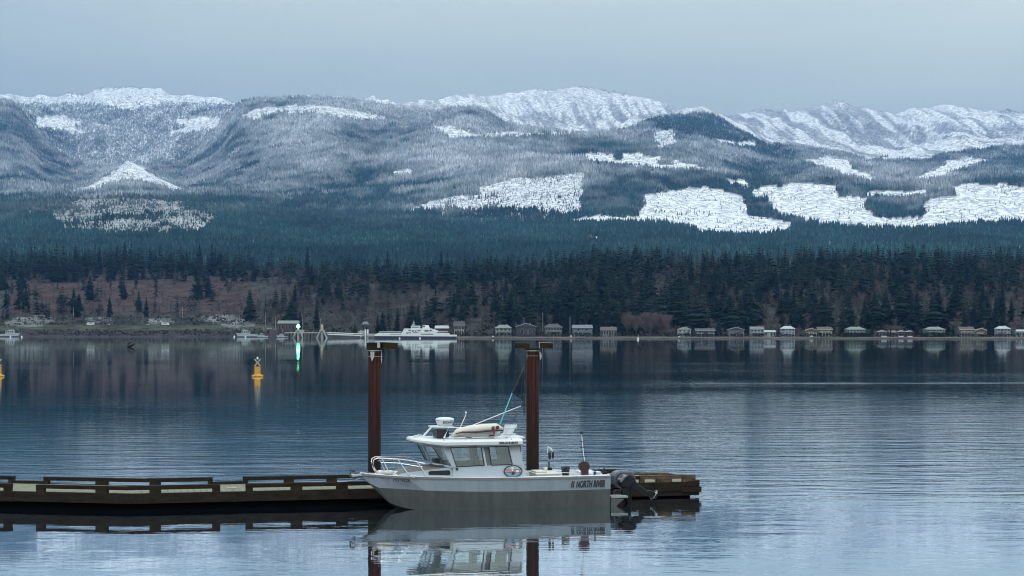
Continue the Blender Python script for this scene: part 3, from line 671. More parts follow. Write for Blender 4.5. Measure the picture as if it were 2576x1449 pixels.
def hullpart(a, b_, name, m):
    q = MB()
    for s_ in (1, -1):
        for i in range(len(rows) - 1):
            for j in range(a, b_):
                P = [rows[i][j], rows[i + 1][j], rows[i + 1][j + 1], rows[i][j + 1]]
                q.add([(p[0], p[1] * s_, p[2]) for p in P], [(0, 1, 2, 3)])
    # transom
    T = rows[0]; q.add([(T[a][0], T[a][1], T[a][2]), (T[b_][0], T[b_][1], T[b_][2]), (T[b_][0], -T[b_][1], T[b_][2]), (T[a][0], -T[a][1], T[a][2])] if a else [(T[0][0], 0, T[0][2]), (T[1][0], T[1][1], T[1][2]), (T[2][0], T[2][1], T[2][2]), (T[2][0], -T[2][1], T[2][2]), (T[1][0], -T[1][1], T[1][2])], [(0, 1, 2, 3)] if a else [(0, 1, 2, 3, 4)])
    return q.build(name, m, boat)
hullpart(0, 2, 'hull_bottom', alu); hullpart(2, 3, 'hull_side', hull_shaded_m)
# gunwale cap and rub rail
q = MB()
for s_ in (1, -1):
    P = [(r_[3][0], r_[3][1] * s_, r_[3][2]) for r_ in rows]
    for a_, b_ in zip(P[:-1], P[1:]): q.bar((a_[0], a_[1] * .985, a_[2] + .012), (b_[0], b_[1] * .985, b_[2] + .012), .07, .055)
q.build('rub_rail', mat('rub_rail_grey', (.2, .19, .2), .5, .2), boat)
q = MB()
for s_ in (1, -1):
    for i in range(4):
        a_, b_ = rows[i][3], rows[i + 1][3]
        y0 = .86 if i < 4 else 0
        q.add([(a_[0], a_[1] * s_, a_[2] + .04), (b_[0], b_[1] * s_, b_[2] + .04), (b_[0], y0 * s_, b_[2] + .05), (a_[0], y0 * s_, a_[2] + .05)], [(0, 1, 2, 3)])
        q.add([(a_[0], y0 * s_, a_[2] + .05), (b_[0], y0 * s_, b_[2] + .05), (b_[0], y0 * s_, .3), (a_[0], y0 * s_, .3)], [(0, 1, 2, 3)])
for i in range(3, len(rows) - 1):
    a_, b_ = rows[i][3], rows[i + 1][3]; c_ = .07
    q.add([(a_[0], a_[1], a_[2] + .04), (b_[0], b_[1], b_[2] + .04), (b_[0], 0, b_[2] + c_), (a_[0], 0, a_[2] + c_), (b_[0], -b_[1], b_[2] + .04), (a_[0], -a_[1], a_[2] + .04)], [(0, 1, 2, 3), (3, 2, 4, 5)])
q.box((-3.7, 0, .62), (.12, 1.8, .52)).box((-2.2, 0, .3), (3.0, 1.72, .03))
q.build('deck', white_paint, boat)
# bow pulpit with anchor
q = MB(); pr = [bl(1404, 1898), bl(1440, 1893), bl(1500, 1893), bl(1500, 1903), bl(1440, 1903), bl(1408, 1907)]
q.prism(pr, -.13, .13); q.prism([bl(1415, 1907), bl(1495, 1905), bl(1530, 1928), bl(1470, 1921)], -.03, .03); q.build('bow_pulpit', hull_grey, boat, bevel=.01)
an_ = MB(); a0 = bp(1400, 1905); an_.tube([a0, bp(1402, 1880), bp(1420, 1884)], .03, 8).ball(bp(1412, 1881), .05).box(bp(1428, 1893), (.16, .12, .06)).prism([bl(1398, 1903), bl(1425, 1908), bl(1420, 1920), bl(1408, 1913)], -.05, .05)
an_.build('anchor', mat('anchor_iron', (.08, .085, .09), .5, .3), boat)
MB().tube([bp(1440, 1892), bp(1460, 1889), bp(1476, 1891)], .025, 6).build('anchor_line', black_pl, boat)
MB().tube([bp(1440, 1896, .1), bp(1470, 1893, .12), bp(1500, 1892, .14)], .02, 6).build('deck_edge_strip', black_pl, boat)
MB().ball(bp(1522, 1889, .1), (.13, .1, .07)).ball(bp(1555, 1889, .3), (.17, .14, .07)).ball(bp(1585, 1893, -.1), (.2, .2, .07)).build('folded_line', cream_paint, boat, smooth=True)
# trunk cabin
yt = .86
pe = [bl(1588, 1908, .66), bl(1606, 1893, .66), bl(1712, 1880, yt), bl(1812, 1868, yt), bl(1840, 1868, yt)]
ce_ = [(pe[0][0] + .12, pe[0][1]), bl(1622, 1872, 0), bl(1680, 1862, 0), bl(1765, 1852, 0), (pe[4][0], bl(1800, 1853, 0)[1])]
yy = [.5, .66, yt, yt, yt]
for s_ in (1, -1):
    q = MB()
    for i in range(4):
        q.add([(pe[i][0], yy[i] * s_, pe[i][1]), (pe[i + 1][0], yy[i + 1] * s_, pe[i + 1][1]), (pe[i + 1][0], yy[i + 1] * s_, .86), (pe[i][0], yy[i] * s_, .86)], [(0, 1, 2, 3)])
    q.build('trunk_side', hull_grey, boat)
q = MB()
for s_ in (1, -1):
    for i in range(1, 4):
        q.add([(pe[i][0], yy[i] * s_, pe[i][1]), (pe[i + 1][0], yy[i + 1] * s_, pe[i + 1][1]), (ce_[i + 1][0], 0, ce_[i + 1][1]), (ce_[i][0], 0, ce_[i][1])], [(0, 1, 2, 3)])
    q.add([(pe[0][0], yy[0] * s_, pe[0][1]), (pe[1][0], yy[1] * s_, pe[1][1]), (ce_[1][0], 0, ce_[1][1]), (ce_[0][0], 0, ce_[0][1])], [(0, 1, 2, 3)])
q.build('cabin_top', mat('nonskid_deck', (.17, .165, .17), .8, var=.12, scale=20), boat)
for s_ in (1, -1):
    P = [bl(1713, 1888, yt), bl(1722, 1884, yt), bl(1795, 1881, yt), bl(1801, 1886, yt), bl(1801, 1898, yt), bl(1795, 1901, yt), bl(1716, 1899, yt)]
    MB().prism(P, (yt - .02) * s_, (yt + .012) * s_).build('side_port', dark_glass, boat)
# deckhouse: lower wall, pillars, glazing; y is the half width
yb, ytp = .93, .86
def wall(name, poly, m, inner=.04, off=0):
    """poly in photo px on the port side; z decides the lean inwards"""
    P = [bl(x, y, yb) for x, y in poly]; ys = [yb - (yb - ytp) * max(0, min(1, (p[1] - 1.25) / .7)) + off for p in P]
    return P, ys
def side(polys, name, m, thick=.045, off=0):
    for poly in polys:
        P, ys = wall(name, poly, m, off=off)
        for s_ in (1, -1): MB().prism(P, [y_ * s_ for y_ in ys], [(y_ - thick) * s_ for y_ in ys]).build(name, m, boat)
side([[(1812, 1871), (1900, 1864), (2062, 1858), (2085, 1862), (2104, 1880), (2106, 1916), (1812, 1917)]], 'deckhouse_side', hull_grey)
side([[(1774, 1790), (1802, 1788), (1826, 1864), (1830, 1868.6), (1812, 1870)], [(2035, 1786), (2078, 1780), (2090, 1840), (2100, 1872), (2084, 1861), (2062, 1857.5), (2050, 1857)], [(1802, 1788), (2035, 1785), (2035, 1787.5), (1803, 1791.5)], [(1926, 1788), (1936, 1788), (1948, 1863), (1938, 1863)]], 'window_pillar', hull_grey)
side([[(1936, 1788), (1957, 1787.6), (1966, 1862), (1948, 1863)]], 'inner_pillar', mat('grey_trim', (.12, .13, .14), .6), .03, -.008)
for P_ in ([(1803, 1791.7), (1926, 1788.5), (1938, 1861), (1826, 1867)], [(1957, 1788), (2034.5, 1787.2), (2049.5, 1857), (1966, 1861)]):
    Pp, ys = wall('', P_, None); s_ = 1
    for s_ in (1, -1):
        wn = MB().prism(Pp, [(y_ - .015) * s_ for y_ in ys], [(y_ - .022) * s_ for y_ in ys]).build('side_window', glass, boat)
        fq = MB(); Q = [Vector((p[0], (ys[i] + .004) * s_, p[1])) for i, p in enumerate(Pp)]
        for i in range(4): fq.bar(Q[i], Q[(i + 1) % 4], .02, .022)
        fq.build('window_frame', black_pl, wn)
# windshield, leaning forward
wt_ = [bp(1662, 1779, -.5), bp(1704, 1781, .5), bp(1772, 1790, .86)]; wb_ = [bp(1697, 1850, -.5), bp(1738, 1853, .5), bp(1812, 1869, .93)]
xt_, xb_ = (wt_[0].x * .6 + wt_[1].x * .4), (wb_[0].x * .6 + wb_[1].x * .4); wt_[1].x = xt_; wb_[1].x = xb_
TT = [Vector((wt_[2].x, -.86, wt_[2].z)), Vector((wt_[1].x, -.5, wt_[1].z)), wt_[1], wt_[2]]; BB = [Vector((wb_[2].x, -.93, wb_[2].z)), Vector((wb_[1].x, -.5, wb_[1].z)), wb_[1], wb_[2]]
for i in range(3):
    pn = MB().add([TT[i], TT[i + 1], BB[i + 1], BB[i]], [(0, 1, 2, 3)]).build('windshield', glass, boat)
    q = MB()
    for a_, b_ in ((TT[i], TT[i + 1]), (TT[i + 1], BB[i + 1]), (BB[i + 1], BB[i]), (BB[i], TT[i])): q.bar(a_, b_, .04, .045)
    q.build('windshield_frame', hull_grey, pn)
    if i: MB().tube([TT[i].lerp(TT[i + 1], .45), TT[i].lerp(BB[i + 1], .62) + Vector((.03, .0, 0)), BB[i].lerp(BB[i + 1], .15)], .012, 6).build('wiper', black_pl, pn)
# cabin bulkhead aft
bx_ = bl(2085, 1800, .8)[0]
q = MB(); q.box((bx_, .62, 1.35), (.05, .46, 1.05)).box((bx_, -.62, 1.35), (.05, .46, 1.05)).box((bx_, 0, 1.86), (.05, 1.6, .1)); q.build('aft_bulkhead', hull_grey, boat)
# seats and dash
for y_ in (.45, -.45):
    x0, z0 = bl(1880, 1868, y_)
    s_ = MB().box((x0, y_, .93), (.45, .45, .14)).box((x0 - .2, y_, 1.2), (.12, .42, .5)).build('helm_seat', seat_m, boat, bevel=.04); MB().tube([(x0, y_, .3), (x0, y_, .9)], .05, 8).build('seat_post', black_pl, s_)
dx = bl(1765, 1850, 0)[0]
MB().box((dx, 0, 1.2), (.42, 1.55, .18)).box((dx + .08, -.4, 1.32), (.2, .34, .16)).ball((dx - .2, -.42, 1.27), .1).build('dashboard', seat_m, boat, bevel=.03)
# roof
zr = bl(1900, 1781, 1.0)[1]; X_ = lambda s, y: bl(s, 1770, y)[0]
out_ = [(X_(2092, 1.0), 1.0), (X_(1776, 1.0), 1.0), (X_(1720, .86), .86), (X_(1668, .62), .62), (X_(1642, .35), .35), (X_(1642, .35), -.35), (X_(1668, .62), -.62), (X_(1720, .86), -.86), (X_(1776, 1.0), -1.0), (X_(2092, 1.0), -1.0)]
lift = [0, 0, .04, .09, .11, .11, .09, .04, 0, 0]
q = MB(); n = len(out_)
b0 = [(x, y, zr + l_) for (x, y), l_ in zip(out_, lift)]; b1 = [(x, y, zr + .10 + l_ * .6) for (x, y), l_ in zip(out_, lift)]; b2 = [(x * .985 - .02, y * .9, zr + .16 + l_ * .45) for (x, y), l_ in zip(out_, lift)]
q.add(b0 + b1 + b2, [tuple(range(n)), tuple(range(2 * n, 3 * n))] + [(i, (i + 1) % n, (i + 1) % n + n, i + n) for i in range(n)] + [(i + n, (i + 1) % n + n, (i + 1) % n + 2 * n, i + 2 * n) for i in range(n)])
q.build('roof', white_paint, boat, bevel=.012)
q = MB(); P = [(x, y * 1.004, zr + l_ - .012) for (x, y), l_ in zip(out_, lift)]
for i in range(n - 1): q.bar(P[i], P[i + 1], .03, .03)
q.build('roof_trim', mat('mauve_trim', (.16, .14, .16), .5), boat)
zt = zr + .15
# roof rails
for s_ in (1, -1):
    for a_, b_ in ((1772, 1868), (1882, 2048)):
        xa, xb = X_(a_, .92), X_(b_, .92)
        MB().tube([(xa, .92 * s_, zt - .03), (xa - .05, .92 * s_, zt + .07), (xb + .05, .92 * s_, zt + .08), (xb, .92 * s_, zt - .03)], .012, 6).build('roof_rail', tube_alu, boat)
# visor lights at the front of the roof
q = MB(); q.box(bp(1664, 1748, .3), (.1, .3, .1)).tube([bp(1655, 1757, .3), bp(1672, 1740, .3), bp(1688, 1741, .3)], .02, 6).tube([bp(1660, 1757, -.3), bp(1674, 1743, -.3)], .02, 6); q.build('deck_light', white_paint, boat)
# radar arch and radome
q = MB()
for y_ in (.42, -.42):
    q.tube([bp(1690, 1748, y_), bp(1728, 1706, y_), bp(1795, 1710, y_), bp(1776, 1752, y_)], .03, 8)
    q.tube([bp(1795, 1710, y_), bp(1850, 1711, y_), bp(1842, 1748, y_)], .022, 8)
q.box((bl(1765, 1706)[0], 0, bl(1765, 1707)[1]), (.62, .86, .04)); q.build('radar_arch', white_paint, boat)
q = MB().box(((bl(1763, 1733)[0]), 0, bl(1763, 1734)[1]), (.36, .7, .22)); q.build('roof_hatch', mat('hatch_black', (.01, .008, .012), .4), boat, bevel=.02)
rx, rz = bl(1779, 1704)
rd = MB().lathe([(.17, 0), (.215, .02), (.245, .1), (.27, .15), (.272, .2), (.255, .235), (.15, .255), (.0, .258)], (rx, 0, rz), 24).build('radome', white_paint, boat, smooth=True)
MB().lathe([(.274, .158), (.276, .168), (.274, .176)], (rx, 0, rz), 24).build('radome_seam', steel, rd)
text('ESCAPE', 'radome_lettering', ink, rd, (rx - .04, .272, rz + .115), (R(90), 0, R(180)), .085, width=.3, bold=.002)
# antennas
MB().tube([bp(1842, 1708, .3), bp(1864, 1658, .3)], .014, 6).ball(bp(1863.5, 1650, .3), .033).build('antenna', white_paint, boat)
MB().tube([bp(1873, 1708, -.2), bp(2083, 1624, -.2)], .014, 6).build('whip_antenna', white_paint, boat)
MB().tube([bp(2052, 1692, -.5), bp(2066, 1656, -.5)], .014, 6).ball(bp(2067, 1654, -.5), .03).build('marker_pole', red_m, boat, label='short dark red pole with a pale tip')
# rod rack
q = MB()
for i in range(8):
    y_ = .8 - i * .2; q.tube([bp(2014 + i * 4, 1742, y_ * .8), bp(2022 + i * 6.5, 1698, y_ * .8)], .022, 7)
q.tube([bp(2008, 1735, .75), bp(2060, 1735, -.75)], .02, 6).tube([bp(2020, 1712, .75), bp(2068, 1712, -.75)], .016, 6)
q.box(bp(2046, 1746, 0), (.5, 1.2, .05)); q.build('rod_rack', white_paint, boat)
# lettering and oval badge on the port side
yy_ = 1.2
def hull_y(x, z, off=.012):
    X0 = [r_[3][0] for r_ in rows]; yg = np.interp(x, X0, [r_[3][1] for r_ in rows]); zg = np.interp(x, X0, [r_[3][2] for r_ in rows]); ys2 = np.interp(x, X0, [r_[2][1] for r_ in rows]); zs = np.interp(x, X0, [r_[2][2] for r_ in rows])
    f_ = (z - zs) / (zg - zs); return float(ys2 + (yg - ys2) * f_) + off
lx, lz = bl(2363, 1937, 1.17); hy = hull_y(lx, lz)
sideo = [o for o in bpy.data.objects if o.name == 'hull_side'][0]
text('NORTH RIVER', 'lettering', ink, boat, (lx, hy, lz), (R(90), 0, R(180) + .03), .265, shear=.25, width=.9, bold=.012, label='slanted black NORTH RIVER lettering near the stern')
for dx_ in (2288, 2295): q = MB(); a_ = bl(dx_, 1937, 1.17); MB().box((a_[0], hull_y(*a_), a_[1]), (.03, .012, .19), Matrix.Rotation(-.2, 3, 'Y')).build('lettering_bar', ink, boat)
nx, nz2 = bl(1607, 1923, .86); hy = hull_y(nx, nz2, .075)
text('C21648ZE', 'registration_number', ink, boat, (nx, hy, nz2), (R(84), 0, R(180) - .36), .085, width=.5, bold=.003, label='small black registration number near the bow')
tx_, tz_ = bl(2034, 1768, 1.0)
text('250-218-8373', 'phone_number', ink, boat, (tx_, 1.008, zr + .055), (R(90), 0, R(180)), .085, width=.56, bold=.003, label='black phone number along the roof edge')
ex, ez = bl(2052, 1885, .95)
def ell(a_, b_, y_, m, nm, par, cx_=0, cz_=0, cut=None, n=28):
    P = [(ex + cx_ + a_ * math.cos(2 * math.pi * i / n), ez + cz_ + b_ * math.sin(2 * math.pi * i / n)) for i in range(n)]
    if cut: P = [(p[0], min(max(p[1], ez + cut[0]), ez + cut[1])) for p in P]
    return MB().prism(P, y_ - .006, y_).build(nm, m, par)
bdg = ell(.285, .18, .955, mat('badge_dark', (.02, .03, .035), .4), 'oval_badge', boat); bdg['label'] = 'dark rimmed oval badge in pink, white and pale blue'
ell(.25, .15, .963, ltblue, 'badge_water', bdg, cut=(-.16, -.04)); ell(.255, .155, .964, pink, 'badge_band', bdg, cut=(-.03, .035)); ell(.24, .15, .963, mat('badge_pale', (.4, .45, .47), .4, var=.5, scale=14), 'badge_sky', bdg, cut=(.05, .145))
ell(.045, .04, .97, ink, 'badge_mark', bdg, cz_=-.06); ell(.03, .06, .97, white_paint, 'badge_mark', bdg, cx_=.02, cz_=.07); ell(.05, .035, .97, white_paint, 'badge_mark', bdg, cx_=-.13, cz_=0)
MB().box(bp(1828, 1876, .94), (.07, .03, .06)).build('navigation_light', black_pl, boat); MB().box(bp(1970, 1911, .95), (.16, .04, .025)).build('vent', rubber, boat)
# bow rail
q = MB()
for s_ in (1, -1):
    pp = [(1508, 1889, .16), (1497, 1872, .16), (1492, 1850, .16), (1496, 1838, .2), (1512, 1832, .25), (1600, 1837, .55), (1660, 1845, .78), (1700, 1853, .84)]
    V_ = [bp(*p) for p in pp]; V_ = [Vector((v.x, v.y * s_, v.z)) for v in V_]; q.tube(V_, .017, 8)
    for a_, b_ in (((1528, 1835, .32), (1562, 1900, .45)), ((1592, 1838, .52), (1638, 1902, .75)), ((1668, 1846, .8), (1708, 1904, .98))):
        v0, v1 = bp(*a_), bp(*b_); q.tube([(v0.x, v0.y * s_, v0.z), (v1.x, v1.y * s_, v1.z)], .014, 6)
    m0 = [bp(1524, 1850, .3), bp(1590, 1852, .5), bp(1690, 1868, .82)]; q.tube([(v.x, v.y * s_, v.z) for v in m0], .009, 6)
q.build('bow_rail', tube_alu, boat)
for s_ in (1, -1):
    for xx in (1655, 2300):
        v = bp(xx, 1909, .98 if xx < 2000 else 1.12); MB().tube([(v.x - .1, v.y * s_, v.z + .04), (v.x + .1, v.y * s_, v.z + .04)], .014, 6).box((v.x, v.y * s_, v.z + .015), (.08, .03, .05)).build('cleat', tube_alu, boat)
# cockpit fittings
q = MB(); v = bp(2180, 1893, .2); q.box((v.x, .1, .78), (.72, .9, .3)).box((v.x - .02, .1, .95), (.78, .95, .05)).box((v.x + .15, .05, 1.0), (.35, .6, .05)); q.build('engine_box', cream_paint, boat, bevel=.02)
v = bp(2182, 1874, -.3); MB().box(v, (.09, .12, .09)).build('bait_pump', cream_paint, boat)
v = bp(2196, 1876, -.95)
dr = MB().tube([bp(2196, 1880, -.95), bp(2196, 1846, -.95)], .022, 8).box(bp(2196, 1875, -.95), (.16, .12, .08)).ball(bp(2199, 1822, -.95), (.05, .05, .13)).ball(bp(2212, 1820, -.95), (.035, .04, .12)).build('trolling_motor', black_pl, boat)
MB().tube([bp(2189, 1812, -.95), bp(2193, 1785, -.95), bp(2204, 1797, -.95), bp(2211, 1806, -.95)], [.015, .025, .035, .02], 8).build('motor_arm', white_paint, dr)
rd_ = MB().tube([bp(2339, 1846, .75), bp(2334, 1815, .75), bp(2330, 1775, .75), bp(2328, 1750, .75), bp(2322, 1733, .75)], .016, 6).build('downrigger_boom', white_paint, boat)
MB().box(bp(2326, 1731, .75), (.1, .05, .07)).tube([bp(2320, 1766, .75), bp(2332, 1768, .75)], .02, 6).tube([bp(2321, 1789, .75), bp(2337, 1789, .75)], .016, 6).tube([bp(2328, 1826, .75), bp(2346, 1826, .75)], .014, 6).build('boom_fitting', black_pl, rd_)
dn = MB(); v = bp(2336, 1866, .75)
for s_ in (-.05, .05): dn.tube([(v.x, v.y + s_ - .015, v.z), (v.x, v.y + s_ + .015, v.z)], .16, 20)
dn.tube([(v.x, v.y - .05, v.z), (v.x, v.y + .05, v.z)], .1, 16).ball((v.x + .1, v.y, v.z + .06), .07).box((v.x - .02, v.y, v.z - .17), (.2, .16, .16)); dn.build('downrigger_spool', mat('spool_red', (.035, .008, .012), .35, var=.4), boat)
for (a_, b_, s_) in ((2248, 1883, .05), (2268, 1889, .06), (2376, 1897, .045)):
    v = bp(a_, b_, .9); MB().tube([(v.x, v.y, v.z - .06), (v.x - .03, v.y, v.z + s_)], .03, 8).ball((v.x - .03, v.y, v.z + s_), .045).build('rod_holder', black_pl, boat)
v = bp(2416, 1880, -.6); MB().tube([bp(2418, 1896, -.6), bp(2416, 1869, -.6)], .022, 6).box(bp(2405, 1893, -.6), (.35, .12, .08)).tube([bp(2385, 1882, -.6), bp(2398, 1874, -.6), bp(2412, 1884, -.6)], .012, 6).build('stern_fitting', black_pl, boat)
v = bp(2355, 1899, 0); MB().box((v.x, 0, .92), (.5, 1.2, .06)).box((v.x - .1, .5, .97), (.2, .25, .06)).build('bait_table', white_paint, boat, bevel=.01)
MB().tube([bp(2232, 1895, 1.0), bp(2246, 1890, 1.0), bp(2290, 1892, 1.0), bp(2304, 1898, 1.0)], .012, 6).build('grab_rail', tube_alu, boat)
# swim platform
v0, v1 = bl(2444, 1986, 1.0), bl(2512, 1988, 1.0)
MB().box(((v0[0] + v1[0]) / 2, .75, v0[1] - .02), (abs(v0[0] - v1[0]), .5, .05)).build('swim_platform', mat('platform_grey', (.3, .32, .31), .6), boat)
MB().prism([(v0[0], v0[1] - .05), (v1[0] + .1, v1[1] - .05), (v0[0], v0[1] - .42)], .95, .99).prism([(v0[0], v0[1] - .05), (v1[0] + .1, v1[1] - .05), (v0[0], v0[1] - .42)], .2, .24).build('platform_bracket', alu, boat)
# main outboard (far side) and kicker (near side), tilted up
def px(poly, y): return [bl(a_, b_, y) for a_, b_ in poly]
mo = MB(); cow = px([(2444, 1934), (2446, 1903), (2458, 1888), (2474, 1881), (2518, 1882), (2529, 1892), (2534, 1912), (2528, 1948), (2452, 1952)], -.1)
mo.prism(cow, -.36, .16); m1 = mo.build('outboard_motor', grey_mot, boat, bevel=.06)
MB().prism(px([(2462, 1950), (2520, 1946), (2524, 1984), (2526, 2045), (2512, 2060), (2500, 1990), (2462, 1984)], -.1), -.2, 0).build('motor_leg', dark_mot, m1, bevel=.03)
MB().prism(px([(2446, 1955), (2486, 1950), (2490, 1982), (2444, 1982)], -.1), -.3, .1).build('motor_bracket', black_pl, m1)
kc = MB().prism(px([(2473, 1930), (2474, 1920), (2484, 1906), (2500, 1898), (2516, 1901), (2528, 1914), (2534, 1930), (2524, 1942), (2508, 1948), (2490, 1950), (2478, 1942)], .6), .44, .76); k1 = kc.build('kicker_motor', dark_mot, boat, bevel=.06, label='small black outboard tilted up at the stern')
MB().prism(px([(2474, 1928), (2476, 1916), (2486, 1905), (2500, 1898), (2506, 1901), (2492, 1912), (2482, 1926)], .6), .43, .775).build('cowling_stripe', mat('grey_stripe', (.16, .17, .19), .3), k1, bevel=.02)
MB().prism(px([(2498, 1900), (2512, 1897), (2530, 1908), (2542, 1926), (2530, 1922), (2514, 1908)], .6), .5, .7).build('tiller', dark_mot, k1)
MB().prism(px([(2520, 1932), (2536, 1920), (2552, 1936), (2588, 1962), (2602, 1972), (2596, 1986), (2560, 1974), (2530, 1958), (2512, 1944)], .6), .54, .66).build('motor_leg', dark_mot, k1, bevel=.03)
lu = MB().prism(px([(2588, 1962), (2600, 1959), (2616, 1966), (2626, 1982), (2626, 1994), (2612, 1996), (2594, 1988), (2588, 1978)], .6), .52, .68).build('lower_unit', dark_mot, k1, bevel=.04)
c0_ = bp(2618, 1981, .6); pr_ = MB(); axis = (bp(2630, 1990, .6) - bp(2596, 1966, .6)).normalized(); side_ = Vector((0, 1, 0)); up_ = axis.cross(side_)
for k in range(3):
    a_ = k * 2.094 + .5; r_ = side_ * math.cos(a_) + up_ * math.sin(a_); tn = axis.cross(r_)
    pr_.add([c0_ + r_ * .02 - tn * .02, c0_ + r_ * .1 - tn * .055 - axis * .02, c0_ + r_ * .155, c0_ + r_ * .1 + tn * .055 + axis * .025, c0_ + r_ * .02 + tn * .02 + axis * .01], [(0, 1, 2, 3, 4)])
pr_.tube([c0_ - axis * .05, c0_ + axis * .07], [.035, .02], 8)
po = pr_.build('propeller', mat('propeller_steel', (.6, .6, .58), .3, .5), lu)
ri = MB(); pts = [c0_ + (side_ * math.cos(a_) * .16 + up_ * math.sin(a_) * .16) - axis * .03 for a_ in np.linspace(0, 2 * math.pi, 20)]; ri.tube(pts, .012, 6, False).build('prop_guard', steel, lu)
MB().prism(px([(2486, 1952), (2514, 1946), (2516, 1986), (2486, 1984)], .6), .52, .68).build('kicker_bracket', dark_mot, k1)
MB().tube([bp(2452, 1972, .8), bp(2462, 1960, .8), bp(2480, 1962, .7), bp(2490, 1950, .65)], .02, 6).build('fuel_hose', black_pl, boat)

# things lying on the boat's roof
WM = Matrix.Translation((CX, CY, 0)) @ Matrix.Rotation(R(180) + A, 4, 'Z')
def on_boat(name, **k): return empty(name, (CX, CY, 0), R(180) + A, **k)
def rebase(o, lp):
    """move the empty to a local point of the boat, keeping its parts in place"""
    o.location = WM @ Vector(lp)
    for c_ in o.children: c_.location = -Vector(lp)
raft = on_boat('rolled_raft', label='white rolled inflatable raft with a dark stripe lying on the boat roof', cat='raft')
def sweep(name, pts, rad, m, par, flat=1):
    q = MB(); V_ = [bp(*p) for p in pts]; q.tube(V_, rad, 12); return q.build(name, m, par, smooth=True)
sweep('tube', [(1806, 1745, .45), (1830, 1728, .45), (1880, 1719, .45), (1940, 1714, .45), (1985, 1711, .45), (2012, 1717, .45)], [.05, .1, .13, .14, .13, .05], cream_paint, raft)
sweep('tube', [(1815, 1745, .3), (1850, 1738, .3), (1900, 1738, .3), (1960, 1738, .3), (2000, 1735, .3)], [.04, .09, .12, .13, .06], white_paint, raft)
sweep('stripe', [(1822, 1735, .6), (1850, 1729, .605), (1900, 1729, .615), (1950, 1724, .615), (1985, 1721, .605), (2014, 1722, .53)], [.012, .025, .03, .03, .03, .012], mat('maroon_stripe', (.045, .02, .03), .6), raft)
MB().tube([bp(1975, 1745, .6), bp(1977, 1722, .64), bp(1975, 1708, .58), bp(1985, 1706, .5)], .022, 6).ball(bp(1972, 1712, .58), (.05, .03, .05)).ball(bp(1990, 1709, .58), (.06, .03, .05)).ball(bp(1966, 1746, .5), (.09, .08, .05)).build('strap', red_m, raft)
rebase(raft, bp(1910, 1745, .4))
net = on_boat('landing_net', label='landing net with teal handle and black mesh standing on the boat roof', cat='landing net')
MB().tube([bp(2000, 1697, .1), bp(2049, 1571, .1)], .017, 6).build('handle', teal, net)
hoop = MB(); hp = [bp(2049, 1571, .1), bp(2066, 1533, .25), bp(2086, 1488, .25), bp(2096, 1464, .1), bp(2090, 1485, -.15), bp(2070, 1530, -.2), bp(2049, 1571, .1)]
hoop.tube(hp, .02, 6, False).build('hoop', black_pl, net)
MB().add([bp(2049, 1571, .1), bp(2068, 1530, .2), bp(2094, 1468, .1), bp(2100, 1600, .05), bp(2101, 1660, 0), bp(2094, 1665, -.02), bp(2088, 1600, -.05)], [(0, 1, 2, 3, 6), (3, 4, 5, 6)]).build('mesh', net_m, net)
MB().tube([bp(2091, 1480, .12), bp(2086, 1560, .08), bp(2082, 1610, .04)], .008, 5).tube([bp(2094, 1480, .0), bp(2098, 1570, 0), bp(2100, 1650, 0)], .012, 5).build('net_cord', black_pl, net)
rebase(net, bp(2000, 1697, .1))

# loose gear in the cockpit
cool = on_boat('cooler', label='white cooler box standing in the boat cockpit behind the cabin', cat='cooler')
MB().box((-1.02, .45, .82), (.6, .4, .34)).build('cooler_body', white_paint, cool, bevel=.02); MB().box((-1.02, .45, 1.01), (.64, .44, .06)).build('lid', cream_paint, cool, bevel=.015); rebase(cool, (-1.02, .45, .32))
bkt = on_boat('bucket', label='small dark bucket on the boat cockpit side near the downrigger', cat='bucket')
MB().lathe([(.1, .9), (.13, 1.13), (.135, 1.15)], (-2.55, .5, 0), 14).build('pail', rubber, bkt); MB().tube([(-2.67, .5, 1.12), (-2.6, .5, 1.24), (-2.5, .5, 1.24), (-2.43, .5, 1.12)], .006, 5).build('handle', steel, bkt); rebase(bkt, (-2.55, .5, .9))

# ------------------------------------------------------------------ floating dock
wood = mat('wet_timber', (.02, .016, .012), .85, spec=.15, var=.45, scale=5, stretch=(.3, 2, 2), bump=.01)
wood2 = mat('mossy_timber', (.026, .023, .012), .9, spec=.15, var=.45, scale=4, stretch=(.5, 2, 2), bump=.01)
planks_m = mat('deck_boards', (.18, .185, .12), .85, var=.2, scale=7, stretch=(.4, 3, 1))
float_m = mat('black_float', (.002, .002, .002), .9, var=.3, spec=.03)
red_wood = mat('lichen_timber', (.035, .017, .011), .85, var=.5, scale=6, stretch=(.5, 2, 2), col2=(.09, .065, .04))
FX, FY = -11.11, 49.2; W = 2.72; A2 = R(12.2); CA2, SA2 = math.cos(A2), math.sin(A2)
dock = empty('floating_dock', (FX, FY, 0), 0, label='low brown timber floating dock with bull rails on blocks', cat='dock')
def Lf(u, off=0):
    k = (u - 512) / F; return (k * (FY + off * CA) - FX + off * SA) / (CA - k * SA)
def Lm(u, off=0):   # the arm that turns away to the left
    k = (256 - u - 512) / F; return (k * (FY + off * CA2) - FX - off * SA2) / (-CA2 - k * SA2)
LEND = Lf(696)
def dl(L, y, z, s_=1):  # dock coordinates -> dock empty space; s_=-1 is the arm that turns away to the left
    return Vector((L * CA - y * SA, L * SA + y * CA, z)) if s_ == 1 else Vector((-L * CA2 + y * SA2, L * SA2 + y * CA2, z))
